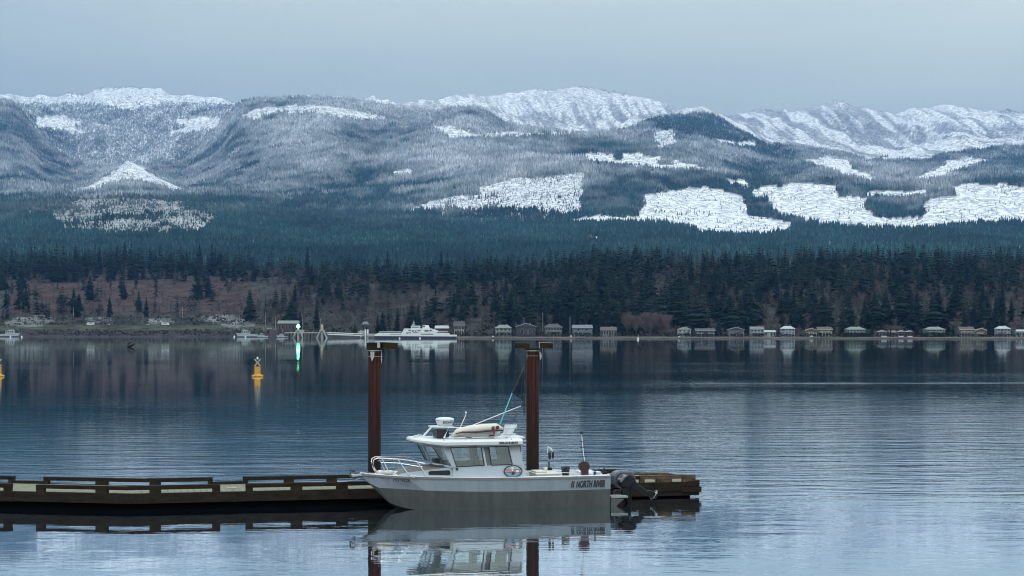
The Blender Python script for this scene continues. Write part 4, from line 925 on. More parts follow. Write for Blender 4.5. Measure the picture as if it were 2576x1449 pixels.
def dbox(q, L0, L1, y0, y1, z0, z1, s_=1, jx=0):
    P = [dl(L, y, z, s_) for z in (z0, z1) for y in (y0, y1) for L in (L0, L1)]
    if s_ == 1 and jx: pass
    q.add(P, [(0, 2, 3, 1), (4, 5, 7, 6), (0, 1, 5, 4), (2, 6, 7, 3), (0, 4, 6, 2), (1, 3, 7, 5)])
fold = W * SA / CA
rr = random.Random(3)
fl = MB(); 
for s_, L1 in ((1, LEND - .15), (-1, 6.5)):
    dbox(fl, .0 if s_ == 1 else .03, L1, .12, W - .12, -.3, .2, s_)
fl.build('float', float_m, dock)
for s_, L1, nm in ((1, LEND, 'stringer'), (-1, 6.6, 'stringer')):
    L = 0
    q = MB()
    while L < L1 - .2:
        e_ = min(L1, L + rr.uniform(2.8, 4.2)); dz = rr.uniform(-.006, .006)
        dbox(q, L + .004, e_ - .004, .0 + dz, .13, .19 + dz, .48 + dz, s_); dbox(q, L + .004 + fold * 0, e_ - .004, W - .13, W - dz, .19, .48, s_); L = e_
    q.build(nm, wood, dock)
    q = MB(); L = .02
    y1 = W - .13
    while L < L1 - .05:
        wd = .19; dbox(q, L, min(L1, L + wd - .012), .13, y1, .44, .475 + rr.uniform(-.004, .004), s_); L += wd
    q.build('deck_boards', planks_m, dock)
q = MB(); dbox(q, LEND, LEND + .12, .0, W, .19, .52); dbox(q, LEND - .5, LEND + .16, -.06, .0, .16, .33); dbox(q, LEND - .3, LEND + .06, -.03, -.005, .34, .5); q.build('end_beam', wood, dock)
def rail(u0, u1, blocks, rear, s_=1, m=wood, mb=wood2):
    off = W - .2 if rear else 0
    g_ = lambda u: off * math.tan(R(12.85)) if u <= 128 else (Lf(u, off) if s_ == 1 else Lm(u, off))
    q = MB(); L0, L1 = g_(u0), g_(u1); L = L0
    while L < L1 - .05:
        e_ = min(L1, L + rr.uniform(3, 4.5)); e_ = L1 if L1 - e_ < .8 else e_
        dbox(q, L, e_ - .006, .01 + off, .17 + off, .585, .70 + rr.uniform(-.01, .01), s_); L = e_
    ra = q.build('bull_rail', m, dock)
    for a_, b_ in blocks:
        q = MB(); dbox(q, g_(a_), g_(b_), .02 + off, .16 + off, .481, .583, s_); q.build('rail_block', mb, dock)
rail(128, 220.6, [(149.5, 161), (212.5, 220.4)], False); rail(245.7, 640, [(245.9, 253), (291, 302.5), (336.6, 348), (382, 394), (427, 439), (472, 484), (517, 529), (562, 574), (607, 619)], False)
rail(640, 696, [(640.2, 645), (657, 672.5), (683, 695.8)], False, m=red_wood, mb=red_wood)
rail(128, 213, [(149.5, 161), (208, 213)], True); rail(243, 620, [(243.2, 248), (284, 294), (327, 337), (371, 381), (415, 425), (460, 470), (505, 515), (550, 560), (595, 605)], True)
q = MB(); dbox(q, Lf(622, W - .2), LEND - .02, W - .16, W - .02, .478, .555); q.build('low_plank', red_wood, dock)
q = MB(); dbox(q, Lf(612), LEND + .1, -.02, .1, .06, .187); dbox(q, Lf(650), LEND + .14, -.05, -.022, .2, .33); q.build('lower_beam', wood, dock)
for s_ in (-1,):
    rail(128, 220.6, [(149.5, 161), (212.5, 220.4)], False, s_); rail(128, 213, [(149.5, 161), (208, 213)], True, s_); rail(245.7, 280, [(245.9, 253)], False, s_); rail(243, 280, [(243.2, 248)], True, s_)
for s_, g_ in ((1, Lf), (-1, Lm)): q = MB(); dbox(q, g_(213.3, W - .2), g_(242.7, W - .2), W - .19, W - .04, .478, .56, s_); q.build('low_plank', wood, dock)
MB().add([dl(Lf(604, W), W - .3, .71), dl(Lf(640, W), W - .3, .73), dl(Lf(640, W), W - .02, .73), dl(Lf(604, W), W - .02, .71)], [(0, 1, 2, 3)]) 
for (L, y) in ((Lf(233), .35), (Lf(660), .4)):
    p = dl(L, y, .476); MB().box(p + Vector((0, 0, .03)), (.08, .06, .06)).tube([p + Vector((-.14, 0, .08)), p + Vector((.14, .03, .08))], .02, 6).build('dock_cleat', steel, dock)
# mooring lines
rope = mat('pale_rope', (.45, .44, .4), .9, var=.15, scale=40)
def line(a_, b_, sag, lab):
    a_, b_ = Vector(a_), Vector(b_); o = empty('mooring_line', a_, 0, label=lab, cat='rope')
    MB().tube([(a_.lerp(b_, t_) - a_) + Vector((0, 0, -sag * 4 * t_ * (1 - t_))) for t_ in np.linspace(0, 1, 9)], .014, 6).build('rope', rope, o)
def dw(L, y, z): return Vector((FX, FY, 0)) + dl(L, y, z)
line(WM @ bp(1500, 1894, 0), dw(Lf(338), .1, .7), .06, 'pale bow line running from the boat to the dock rail')
line(WM @ Vector((-3.3, -1.1, .9)), dw(Lf(640), .1, .7), .05, 'pale stern line running from the boat to the dock rail')

# ------------------------------------------------------------------ steel piles
pm = bpy.data.materials.new('rusty_steel'); pm.use_nodes = True; t = pm.node_tree; b = t.nodes['Principled BSDF']; b.inputs['Roughness'].default_value = .8; b.inputs['Specular IOR Level'].default_value = .15
c = N(t, 'ShaderNodeTexCoord'); m_ = N(t, 'ShaderNodeMapping'); m_.inputs['Scale'].default_value = (7, 7, .35); t.links.new(c.outputs['Object'], m_.inputs[0])
n_ = N(t, 'ShaderNodeTexNoise'); n_.inputs['Scale'].default_value = 2.2; n_.inputs['Detail'].default_value = 8; t.links.new(m_.outputs[0], n_.inputs[0])
r_ = N(t, 'ShaderNodeValToRGB'); r_.color_ramp.elements[0].position = .35; r_.color_ramp.elements[0].color = (.008, .005, .005, 1); r_.color_ramp.elements[1].position = .65; r_.color_ramp.elements[1].color = (.05, .013, .009, 1); t.links.new(n_.outputs[0], r_.inputs[0])
s2 = N(t, 'ShaderNodeSeparateXYZ'); t.links.new(c.outputs['Object'], s2.inputs[0]); wob = N(t, 'ShaderNodeMath', operation='MULTIPLY_ADD'); wob.inputs[1].default_value = 2.2; t.links.new(n_.outputs[0], wob.inputs[0]); t.links.new(s2.outputs['Z'], wob.inputs[2])
r2 = N(t, 'ShaderNodeMapRange'); r2.inputs[1].default_value = 1.7; r2.inputs[2].default_value = 3.4; t.links.new(wob.outputs[0], r2.inputs[0])
mix = N(t, 'ShaderNodeMixRGB'); mix.inputs[1].default_value = (.022, .018, .014, 1); t.links.new(r2.outputs[0], mix.inputs[0]); t.links.new(r_.outputs[0], mix.inputs[2]); t.links.new(mix.outputs[0], b.inputs['Base Color'])
def pile(uc, Y, wpx, vtop, lab):
    X = (uc - 512) / F * Y; r0 = wpx / 2 / F * Y; zt_ = zz(vtop, Y)
    o = empty('steel_pile', (X, Y, 0), 0, label=lab, cat='piling', group='steel piles holding the dock')
    MB().lathe([(r0, -2), (r0, 1), (r0, zt_)], (0, 0, 0), 28).build('shaft', pm, o, smooth=True)
    return o, X, Y, r0, zt_
o, X, Y, r0, zt_ = pile(374.4, 54.2, 12.9, 348.5, 'rust brown steel pile with a short cap plank at the boat bow')
s1 = lambda px_: (px_ / 4 - 512) / F * Y - X; z1 = lambda py: zz(py / 4, Y)
MB().lathe([(r0 + .012, 0), (r0 + .012, .03)], (0, 0, z1(1404)), 24).lathe([(r0 + .008, 0), (r0 + .008, .012)], (0, 0, z1(1427)), 24).build('hoop_strap', steel, o)
MB().box(((s1(1470) + s1(1524)) / 2, 0, (z1(1370) + z1(1399)) / 2), (s1(1524) - s1(1470), .42, z1(1370) - z1(1399))).build('cap_block', wood, o, bevel=.01)
MB().bar((s1(1524), .0, z1(1381)), (s1(1577), .35, z1(1384)), .3, .2).build('cap_plank', wood2, o)
MB().box((s1(1517), -.24, z1(1379)), (.09, .03, .19)).build('cap_plate', steel, o)
MB().prism([(s1(1484), z1(1406)), (s1(1500), z1(1406)), (s1(1499), z1(1428)), (s1(1490), z1(1445)), (s1(1485), z1(1430))], -r0 - .03, -r0 - .005).prism([(s1(1525), z1(1402)), (s1(1528), z1(1420)), (s1(1528), z1(1455)), (s1(1524), z1(1440))], -.06, .06).build('gusset', steel, o)
o, X, Y, r0, zt_ = pile(532.6, 55.4, 12.6, 350.5, 'rust brown steel pile with a two armed timber cap beside the boat cabin')
MB().lathe([(r0 + .012, 0), (r0 + .012, .03)], (0, 0, z1(1405)), 24).lathe([(r0 + .008, 0), (r0 + .008, .012)], (0, 0, z1(1424)), 24).build('hoop_strap', steel, o)
MB().box((0, 0, z1(1397)), (s1(2166) - s1(2108), .4, z1(1393) - z1(1401))).build('cap_block', wood, o)
MB().bar((s1(2062), .1, z1(1382)), (s1(2117), .0, z1(1384)), .22, .17).build('cap_plank', wood2, o)
MB().bar((s1(2158), .0, z1(1382)), (s1(2209), .1, z1(1383)), .22, .18).build('cap_plank', wood2, o)
MB().box((s1(2157), -.12, z1(1384)), (.02, .03, .24)).bar((s1(2158), .0, z1(1369)), (s1(2212), .1, z1(1372)), .22, .015).build('cap_plate', steel, o)
MB().prism([(s1(2107), z1(1406)), (s1(2117), z1(1406)), (s1(2114), z1(1430)), (s1(2110), z1(1448)), (s1(2107), z1(1430))], -.1, .06).prism([(s1(2157), z1(1406)), (s1(2163), z1(1408)), (s1(2168), z1(1424)), (s1(2162), z1(1441)), (s1(2159), z1(1430))], -.1, .06).build('gusset', steel, o)

# ------------------------------------------------------------------ yellow buoys
yel = mat('buoy_yellow', (.62, .32, .03), .5, var=.25, scale=3)
Yb = CH * F / (376.6 - HOR)
bu_ = empty('marker_buoy', ((257.5 - 512) / F * Yb, Yb, 0), 0, label='yellow marker buoy with an X topmark alone in open water', cat='buoy', group='yellow marker buoys')
MB().lathe([(.5, -.2), (.66, .02), (.68, .14), (.55, .2), (.35, .24)], n=24).build('float_ring', yel, bu_, smooth=False)
MB().lathe([(.36, .22), (.345, .3), (.335, 1.08), (.36, 1.1), (.3, 1.14)], n=20).build('body', yel, bu_)
MB().lathe([(.07, 1.1), (.05, 1.3), (.04, 1.6)], n=8).build('post', black_pl, bu_)
for a_, b_ in (((-.34, 0, 1.2), (.34, 0, 2.02)), ((.34, 0, 1.2), (-.34, 0, 2.02))): MB().bar(a_, b_, .05, .1).build('topmark_bar', mat('topmark_pale', (.5, .47, .3), .6), bu_)
MB().lathe([(.06, 2.0), (.12, 2.04), (.1, 2.2), (.04, 2.3)], n=10).build('lantern', white_paint, bu_)
b2 = bu_.copy(); COL.objects.link(b2); b2.location.x = (-1.6 - 512) / F * Yb; b2['label'] = 'yellow marker buoy half cut by the left picture edge'; b2.rotation_euler.z = .6
for c_ in list(bu_.children): k_ = c_.copy(); COL.objects.link(k_); k_.parent = b2
Yd = CH * F / (347.2 - HOR)
sn = empty('fragment_stand_in', ((131 - 512) / F * Yd, Yd, 0), .3, label='small dark brown added shape standing in for a cut-off pile cap fragment off the grassy shore', cat='pile cap fragment')  # added floating shape in place of a cut-off pile cap fragment
MB().tube([(-1.2, 0, .1), (-.2, .1, .35), (.9, 0, .9), (1.3, 0, 1.5)], [.35, .4, .3, .12], 8).build('fragment_lower', wood, sn, smooth=True); MB().tube([(-.9, 0, .3), (-1.0, 0, 1.1), (-.4, 0, 1.6), (.6, 0, 1.7)], [.3, .28, .22, .08], 8).build('fragment_upper', wood2, sn, smooth=True)
# ------------------------------------------------------------------ far shore: ferry, landing, buildings, boats, cars
navy = mat('navy_hull', (.012, .014, .035), .4, var=.2)
ferryw = mat('ferry_white', (.74, .78, .78), .45, var=.06, scale=.3)
win = mat('window_glass', (.02, .025, .035), .12, var=.3)
lamp_g = bpy.data.materials.new('green_lamp'); lamp_g.use_nodes = True; t = lamp_g.node_tree; b = t.nodes['Principled BSDF']; b.inputs['Base Color'].default_value = (.2, .9, .4, 1); b.inputs['Emission Color'].default_value = (.12, 1, .42, 1); b.inputs['Emission Strength'].default_value = 14
n_ = N(t, 'ShaderNodeTexNoise'); n_.inputs['Scale'].default_value = 1; mr = N(t, 'ShaderNodeMapRange'); mr.inputs[3].default_value = 15; mr.inputs[4].default_value = 22; t.links.new(n_.outputs[0], mr.inputs[0]); t.links.new(mr.outputs[0], b.inputs['Emission Strength'])
Yf = 1345.0; mpx = Yf / F / 4     # metres per source pixel at the ferry
fe = empty('car_ferry', ((1664 / 4 - 512) / F * Yf, Yf, 0), 0, label='white double ended car ferry with navy hull docked at the far shore', cat='ferry')
fx = lambda s_: (s_ - 1664) * mpx; fz = lambda y: max(0, CH - (y / 4 - HOR) / F * Yf)
def fpr(poly, y0, y1, q=None): return (q or MB()).prism([(fx(a_), CH - (b_ / 4 - HOR) / F * Yf) for a_, b_ in poly], y0, y1)
fpr([(1505, 1357), (1500, 1344), (1827, 1346), (1824, 1357)], -7, 7).build('hull', navy, fe)
fpr([(1500, 1343.9), (1503, 1338), (1517, 1331), (1610, 1331), (1612, 1327), (1745, 1327), (1748, 1331), (1796, 1332), (1798, 1338.5), (1827, 1339), (1827, 1345.8)], -7.2, -6.6).build('bulwark', ferryw, fe)
fpr([(1500, 1343.9), (1503, 1338), (1517, 1331), (1796, 1332), (1798, 1338.5), (1827, 1339), (1827, 1345.8)], 6.6, 7.2).build('bulwark', ferryw, fe)
fpr([(1505, 1343), (1824, 1345), (1824, 1346), (1505, 1344)], -6.6, 6.6).build('car_deck', mat('deck_grey', (.12, .13, .14), .7), fe)
fpr([(1612, 1340), (1612, 1327), (1618, 1316), (1738, 1316), (1746, 1327), (1746, 1340)], -6.9, 6.5).build('superstructure', ferryw, fe)
fpr([(1616, 1315.8), (1618, 1314), (1725, 1314), (1730, 1315.8)], -6.95, 6.6).build('upper_deck', ferryw, fe)
fpr([(1645, 1314), (1647, 1305), (1676, 1305), (1682, 1314)], -4, 4).build('wheelhouse', ferryw, fe)
fpr([(1644, 1304.8), (1645, 1303), (1678, 1303), (1684, 1306)], -4.5, 4.5).build('wheelhouse_roof', ferryw, fe)
fpr([(1648, 1310.5), (1648, 1307), (1674, 1307), (1678, 1310.5)], -4.05, -3.9).build('wheelhouse_window', win, fe)
fpr([(1690, 1314), (1692, 1301), (1714, 1301), (1718, 1314)], -2.5, 2.5).build('funnel', ferryw, fe)
fpr([(1692, 1309), (1693, 1304), (1702, 1304), (1702, 1309)], -2.6, -2.45).build('funnel_vent', win, fe)
MB().tube([(fx(1655.5), 0, fz(1304)), (fx(1655.5), 0, fz(1282))], [.22, .12], 8).bar((fx(1650), 0, fz(1297)), (fx(1661), 0, fz(1297)), .2, .2).bar((fx(1651), 0, fz(1291)), (fx(1660), 0, fz(1291)), .15, .15).build('mast', ferryw, fe)
MB().tube([(fx(1648.5), 1, fz(1304)), (fx(1648.5), 1, fz(1295))], .15, 6).build('antenna', ferryw, fe)
for a_, b_, c_, d_ in ((1628, 1634, 1331, 1334), (1650, 1657, 1322, 1327), (1662, 1668, 1322, 1327), (1672, 1684, 1321, 1324), (1626, 1646, 1330, 1333), (1655, 1676, 1330, 1332.5), (1700, 1716, 1321, 1326), (1720, 1728, 1320, 1325), (1685, 1734, 1335, 1338), (1562, 1606, 1336, 1337.6), (1636, 1645, 1320, 1323)):
    fpr([(a_, c_), (b_, c_), (b_, d_), (a_, d_)], -7.26, -6.8).build('window', win, fe)
for a_, b_ in ((1520, 1608), (1746, 1794)):
    q = MB(); zt = fz(1326.5)
    for k in np.arange(a_, b_, 8): q.bar((fx(k), -6.9, fz(1331)), (fx(k), -6.9, zt), .09, .09)
    q.bar((fx(a_), -6.9, zt), (fx(b_), -6.9, zt), .25, .3).build('rail', ferryw, fe)
fpr([(1730, 1327), (1733, 1320), (1750, 1320), (1756, 1327)], -6, -4).build('lifeboat', ferryw, fe)
q = MB(); [q.bar((fx(a_), -6.2, fz(1303.5)), (fx(a_ + 6), -6.2, fz(1314)), .15, .15) for a_ in (1676, 1700, 1716)]; q.build('davit', ferryw, fe)
for s_ in (1601, 1682): MB().ball((fx(s_), -8, .3), .75).build('fender_buoy', white_paint, fe)

def land_obj(name, sxp, back, label, cat, rz=0, group=None, base=None):
    u = sxp / 4; Y = shoreY(u) + back; X = (u - 512) / F * Y; z = ground(X, Y) if base is None else base
    return empty(name, (X, Y, z), rz, label=label, cat=cat, group=group), Y, Y / F / 4   # metres per src px
def cmat(name, c_): return mat(name, c_, .7, var=.1, scale=.6)
roofs = dict(dark=cmat('dark_shingles', (.05, .05, .055)), grey=cmat('grey_shingles', (.14, .15, .16)), green=cmat('mossy_roof', (.16, .2, .17)), white=cmat('snowy_roof', (.36, .4, .42)), brown=cmat('brown_roof', (.08, .06, .05)))
trim = cmat('white_trim', (.4, .45, .46))
def house(sx0, sx1, ytop, label, wallc, roof='grey', kind='side', st_=2, back=78, trimc=None, deck=True, nwin=4, chim=True, cat='house', ybase=1333):
    o, Y, mp = land_obj('house', (sx0 + sx1) / 2, back, label, cat)
    wd = (sx1 - sx0) * mp * .86; z0 = o.location.z; H = zz(ytop / 4, Y) - z0; H = max(H, 3.6)
    dp = min(11, wd * .75); wm_ = cmat('painted_siding', tuple(c_ * .72 for c_ in wallc)); tm_ = trimc or trim
    rh = H * (.26 if kind != 'flat' else .06); hw = H - rh
    MB().box((0, dp / 2, hw / 2 - .5), (wd, dp, hw + 1)).build('wall', wm_, o)
    e = .5
    if kind == 'side': q = MB().add([(-wd / 2 - e, -e, hw), (wd / 2 + e, -e, hw), (wd / 2 + e * .3, dp / 2, H), (-wd / 2 - e * .3, dp / 2, H), (-wd / 2 - e, dp + e, hw), (wd / 2 + e, dp + e, hw)], [(0, 1, 2, 3), (3, 2, 5, 4), (0, 3, 4), (1, 5, 2), (0, 4, 5, 1)])
    elif kind == 'front': q = MB().add([(-wd / 2 - e, -e, hw), (wd / 2 + e, -e, hw), (0, -e, H), (-wd / 2 - e, dp + e, hw), (wd / 2 + e, dp + e, hw), (0, dp + e, H)], [(0, 1, 2), (3, 5, 4), (0, 2, 5, 3), (1, 4, 5, 2), (0, 3, 4, 1)])
    elif kind == 'hip': q = MB().add([(-wd / 2 - e, -e, hw), (wd / 2 + e, -e, hw), (wd / 2 + e, dp + e, hw), (-wd / 2 - e, dp + e, hw), (-wd * .25, dp / 2, H), (wd * .25, dp / 2, H)], [(0, 1, 5, 4), (1, 2, 5), (2, 3, 4, 5), (3, 0, 4), (0, 3, 2, 1)])
    else: q = MB().box((0, dp / 2, hw + rh / 2), (wd + 1, dp + 1, rh))
    rf = q.build('roof', roofs[roof], o)
    if chim: MB().box((wd * .22, dp * .55, H - .1), (.9, .9, 1.6)).build('chimney', cmat('chimney_brick', (.2, .14, .12)), rf)
    if kind == 'front': MB().bar((-wd / 2 - e, -e - .15, hw), (0, -e - .15, H), .2, .35).bar((wd / 2 + e, -e - .15, hw), (0, -e - .15, H), .2, .35).build('fascia', tm_, o)
    else: MB().bar((-wd / 2 - e, -e - .13, hw - .05), (wd / 2 + e, -e - .13, hw - .05), .2, .3).build('fascia', tm_, o)
    sh = hw / st_
    for s_ in range(st_):
        for k in range(nwin):
            if random.random() < .12: continue
            x = -wd / 2 + wd * (k + .5) / nwin; ww = wd / nwin * random.choice((.45, .6, .7)); zc_ = sh * (s_ + .52); wh = sh * .5
            fr_ = MB().box((x, -.06, zc_), (ww + .2, .1, wh + .2)).build('window', tm_, o); MB().box((x, -.13, zc_), (ww, .06, wh)).build('pane', win, fr_)
    if deck and st_ > 1:
        q = MB().box((0, -1.4, sh + .02), (wd * .9, 2.4, .18))
        for k in range(5): q.box((-wd * .42 + wd * .21 * k, -2.5, sh / 2 - .2), (.2, .2, sh + .4)); q.box((-wd * .42 + wd * .21 * k, -2.5, sh + .6), (.14, .14, 1.1))
        q.box((0, -2.5, sh + 1.12), (wd * .9, .12, .14)); q.build('balcony', tm_, o)
    MB().box((wd * .1, -.08, sh * .36), (1.1, .12, sh * .7)).build('door', cmat('door_paint', (.1, .08, .08)), o)
    return o
W_ = (.42, .47, .46); 
house(1976, 2051, 1299, 'pale green two storey cottage right of the docked ferry with white balconies', (.24, .29, .27), 'green', 'hip')
house(2058, 2150, 1293, 'low dark cottage with white gable trim beside the pale green cottage', (.05, .055, .065), 'dark', 'front', 1, nwin=5)
house(2174, 2254, 1295, 'dark roofed cottage with a full row of white framed windows', (.08, .08, .085), 'dark', 'hip', nwin=6)
house(2284, 2376, 1299, 'blue grey cottage with large white windows left of the low white cottage', (.13, .16, .2), 'grey', 'side', nwin=5)
house(2398, 2471, 1307, 'low cottage with a white window band beside the pink willows', (.2, .2, .2), 'brown', 'side', 1, nwin=6)
house(2708, 2768, 1308, 'small bright white gabled beach house right of the willows', W_, 'white', 'front', 2, nwin=3)
house(2776, 2866, 1313, 'dark navy beach house right of the bright white gabled one', (.04, .055, .08), 'dark', 'side', 2, nwin=5)
house(2906, 2982, 1309, 'dark house with zigzag white eaves behind a tall dark conifer', (.07, .085, .1), 'dark', 'front', 2, nwin=5)
house(2998, 3060, 1306, 'white upper house joined to a long low white annex', (.3, .34, .35), 'grey', 'side', 2, nwin=4)
house(3056, 3106, 1321, 'long low white annex with pale roof below the white upper house', W_, 'white', 'side', 1, 70, nwin=4, chim=False)
house(3122, 3184, 1304, 'three tiered pale blue house left of the tan timber house', (.32, .38, .44), 'white', 'hip', 3, nwin=4)
house(3218, 3270, 1313, 'small tan timber wing left of the tan timber house', (.16, .13, .09), 'brown', 'front', 2, nwin=3, trimc=cream_paint)
house(3266, 3334, 1307, 'tan timber house with balcony above the green lawn', (.17, .135, .095), 'brown', 'side', 2, nwin=5, trimc=cream_paint)
house(3382, 3468, 1307, 'wide grey green house on a dark hedge terrace', (.13, .16, .15), 'green', 'hip', 2, nwin=6)
house(3512, 3548, 1321, 'maroon boathouse with cream eaves left of the twin boathouses', (.09, .045, .05), 'white', 'front', 1, 66, nwin=2, chim=False, cat='boathouse')
house(3556, 3584, 1322, 'grey shed between the maroon boathouses', (.12, .12, .14), 'grey', 'side', 1, 72, nwin=2, chim=False, cat='shed')
house(3590, 3622, 1321, 'left half of the twin maroon boathouses with cream eaves', (.09, .045, .05), 'white', 'front', 1, 66, nwin=2, chim=False, cat='boathouse')
house(3624, 3656, 1321, 'right half of the twin maroon boathouses with cream eaves', (.09, .045, .05), 'white', 'front', 1, 66, nwin=2, chim=False, cat='boathouse')
house(3700, 3786, 1307, 'wide grey green house right of the twin maroon boathouses', (.13, .16, .15), 'green', 'hip', 2, nwin=6)
house(3834, 3902, 1307, 'tan timber house right of the second grey green house', (.17, .135, .095), 'brown', 'side', 2, nwin=5, trimc=cream_paint)
house(3898, 3952, 1313, 'tan timber wing between a tan house and a pale blue house', (.16, .13, .09), 'brown', 'front', 2, nwin=3, trimc=cream_paint)
house(3984, 4046, 1304, 'three tiered pale blue house near the right picture edge', (.32, .38, .44), 'white', 'hip', 3, nwin=4)
house(4064, 4112, 1318, 'low white house cut by the right picture edge', W_, 'white', 'side', 1, 72, nwin=4, chim=False)
# buildings round the ferry landing
house(1104, 1200, 1282, 'long dark red terminal building with a pale metal roof behind the green lamp', (.08, .03, .03), 'green', 'side', 1, 70, nwin=6, deck=False, chim=False, cat='building')
house(1736, 1798, 1302, 'white roofed dark red building behind the ferry stern', (.13, .05, .06), 'white', 'side', 1, 80, nwin=4, deck=False, cat='building')
house(1812, 1862, 1285, 'dark brown timber house between the ferry and the cottages', (.07, .055, .05), 'dark', 'side', 2, 100, nwin=3, trimc=cream_paint)
house(1446, 1476, 1286, 'small dark shed with grey roof above the ferry ramp', (.04, .04, .045), 'grey', 'hip', 1, 130, nwin=2, deck=False, chim=False, cat='shed')

# white fences, hulls and hedges along the beach
def beach_boat(sxp, wpx, label, back=28, col_=None):
    o, Y, mp = land_obj('rowing_boat', sxp, back, label, 'boat', rz=random.uniform(-.1, .1)); L = wpx * mp
    MB().add([(-L / 2, 0, .9), (-L / 2 * .8, -.8, .2), (L / 2 * .8, -.8, .2), (L / 2, 0, .9), (L / 2 * .8, .8, .2), (-L / 2 * .8, .8, .2), (-L / 2 * .95, -1, 1.1), (L / 2 * .95, -1, 1.1), (L / 2 * .95, 1, 1.1), (-L / 2 * .95, 1, 1.1)], [(1, 2, 7, 6), (5, 9, 8, 4), (0, 1, 6), (3, 7, 2), (0, 6, 9), (0, 9, 5), (3, 4, 8), (3, 8, 7), (0, 5, 1), (1, 5, 4, 2), (3, 2, 4)]).build('hull', col_ or ferryw, o)
    MB().box((0, 0, .85), (.4, 1.8, .08)).build('thwart', wood2, o); return o
beach_boat(3536, 22, 'white rowing boat on the beach below the maroon boathouse')
beach_boat(3604, 20, 'white rowing boat on the beach below the left twin boathouse')
beach_boat(3640, 20, 'white rowing boat on the beach below the right twin boathouse')
beach_boat(2716, 9, 'tiny white dinghy on the beach below the bright white gabled house', 20)
beach_boat(1972, 10, 'tiny white dinghy on the beach left of the pale green cottage', 24)
beach_boat(2284, 9, 'tiny white dinghy on the beach below the blue grey cottage', 50)
beach_boat(3246, 12, 'tiny white dinghy on the beach below the tan timber wing', 40)

# moored working boats by the landing
boat_grey = mat('weathered_white', (.36, .4, .41), .5, var=.15, scale=.5)
def workboat(sxp, wpx, y, label, s_=1, htop=1290):
    u = sxp / 4; Yw = shoreY(u) - 22; mp = Yw / F / 4; L = wpx * mp
    o = empty('work_boat', ((u - 512) / F * Yw, Yw, 0), 0, label=label, cat='boat'); h = L * .13; H = CH - (htop / 4 - HOR) / F * Yw
    MB().prism([(-L / 2 * s_, h * 1.5), (-L * .42 * s_, 0), (L * .5 * s_, 0), (L / 2 * s_, h)], -L * .09, L * .09).build('hull', boat_grey, o)
    MB().prism([(-L * .45 * s_, .02), (L * .5 * s_, .02), (L * .5 * s_, h * .3), (-L * .47 * s_, h * .3)], -L * .092, L * .092).build('boot_stripe', navy, o)
    cb = MB().box((-L * .05 * s_, 0, h * 1.6), (L * .4, L * .13, h * 1.5)).build('cabin', boat_grey, o)
    for k in range(4): MB().box((-L * .19 * s_ + L * .095 * k * s_, -L * .066, h * 1.9), (L * .06, .1, h * .45)).build('window', win, cb)
    MB().box((-L * .1 * s_, 0, h * 2.55), (L * .22, L * .1, h * .4)).build('wheelhouse', boat_grey, o)
    MB().tube([(L * .05 * s_, 0, h * 2), (L * .05 * s_, 0, H)], [.16, .08], 6).bar((L * .05 * s_, 0, H * .8), (L * .3 * s_, 0, h * 2.2), .1, .1).build('mast', steel, o)
    return o
workboat(988, 84, 0, 'white work boat moored beside the rocky ramp left of the red terminal', 1)
workboat(36, 84, 0, 'white work boat moored near the left picture edge', -1)
workboat(1050, 44, 0, 'small white launch between the work boat and the red terminal', 1, 1306)
workboat(1128, 44, 0, 'small white launch in front of the red terminal', 1, 1312)
# small mooring buoys near the shore
for sxp, lb in ((937, 'tiny white mooring buoy with orange side left of the work boat'), (982, 'tiny white mooring buoy below the work boat'), (42, 'tiny white mooring buoy below the left edge work boat'), (87, 'tiny white mooring buoy with orange side right of the left edge work boat'), (2552, 'tiny white mooring buoy off the pink willows')):
    u = sxp / 4; Yw = shoreY(u) - 130; o = empty('mooring_buoy', ((u - 512) / F * Yw, Yw, 0), 0, label=lb, cat='buoy', group='mooring buoys off the shore')
    MB().lathe([(.5, -.2), (.9, .1), (.75, .8), (.3, 1.3)], n=12).build('float', white_paint, o, smooth=True)
    if 'below' in lb or 'willow' in lb: MB().tube([(0, 0, 1.2), (.2, 0, 3.4)], [.14, .1], 6).build('post', white_paint, o)
    else: MB().tube([(0, 0, 1.2), (.1, 0, 3)], [.14, .1], 6).build('post', white_paint, o); MB().ball((-.9, .3, 1), (.35, .3, .6)).build('side_float', mat('orange_float', (.4, .14, .05), .6), o)

# ferry landing: dolphins, ramp, towers
conc = mat('pale_concrete', (.36, .38, .36), .85, var=.2, scale=.4)
def dolphin(sxp, w_, ytop, label, back=-70):
    u = sxp / 4; Yd_ = shoreY(u) + back; mp = Yd_ / F / 4; o = empty('mooring_dolphin', ((u - 512) / F * Yd_, Yd_, 0), 0, label=label, cat='dolphin')
    Z = lambda y: CH - (y / 4 - HOR) / F * Yd_; w_ = w_ * mp
    for s_ in (-1, 1):
        for y_ in (-1.6, 1.6): MB().tube([(s_ * w_ / 2, y_ * 1.5, -1), (s_ * w_ * .12, y_, Z(1322))], .55, 8).build('raking_pile', conc, o)
    MB().tube([(0, 0, -1), (0, 0, Z(1318))], 1.1, 10).build('main_pile', conc, o)
    MB().box((0, 0, Z(1322)), (w_ * .42, 4, 1.2)).build('pile_cap', conc, o)
    return o, Z, w_
o, Z, w_ = dolphin(1193, 46, 1310, 'grey concrete dolphin carrying the bright green lamp')
MB().tube([(0, 0, Z(1322)), (0, 0, Z(1309))], [.8, .6], 8).build('lamp_post', cream_paint, o)
MB().lathe([(1.5, Z(1309)), (1.6, Z(1307.5)), (1.2, Z(1302)), (.3, Z(1296))], n=16).build('green_lamp', lamp_g, o)
MB().box((3.4, 0, Z(1328)), (3.4, 3, 4)).build('fender_panel', conc, o)
o, Z, w_ = dolphin(1288, 44, 1300, 'grey concrete dolphin with a yellow cone top right of the green lamp')
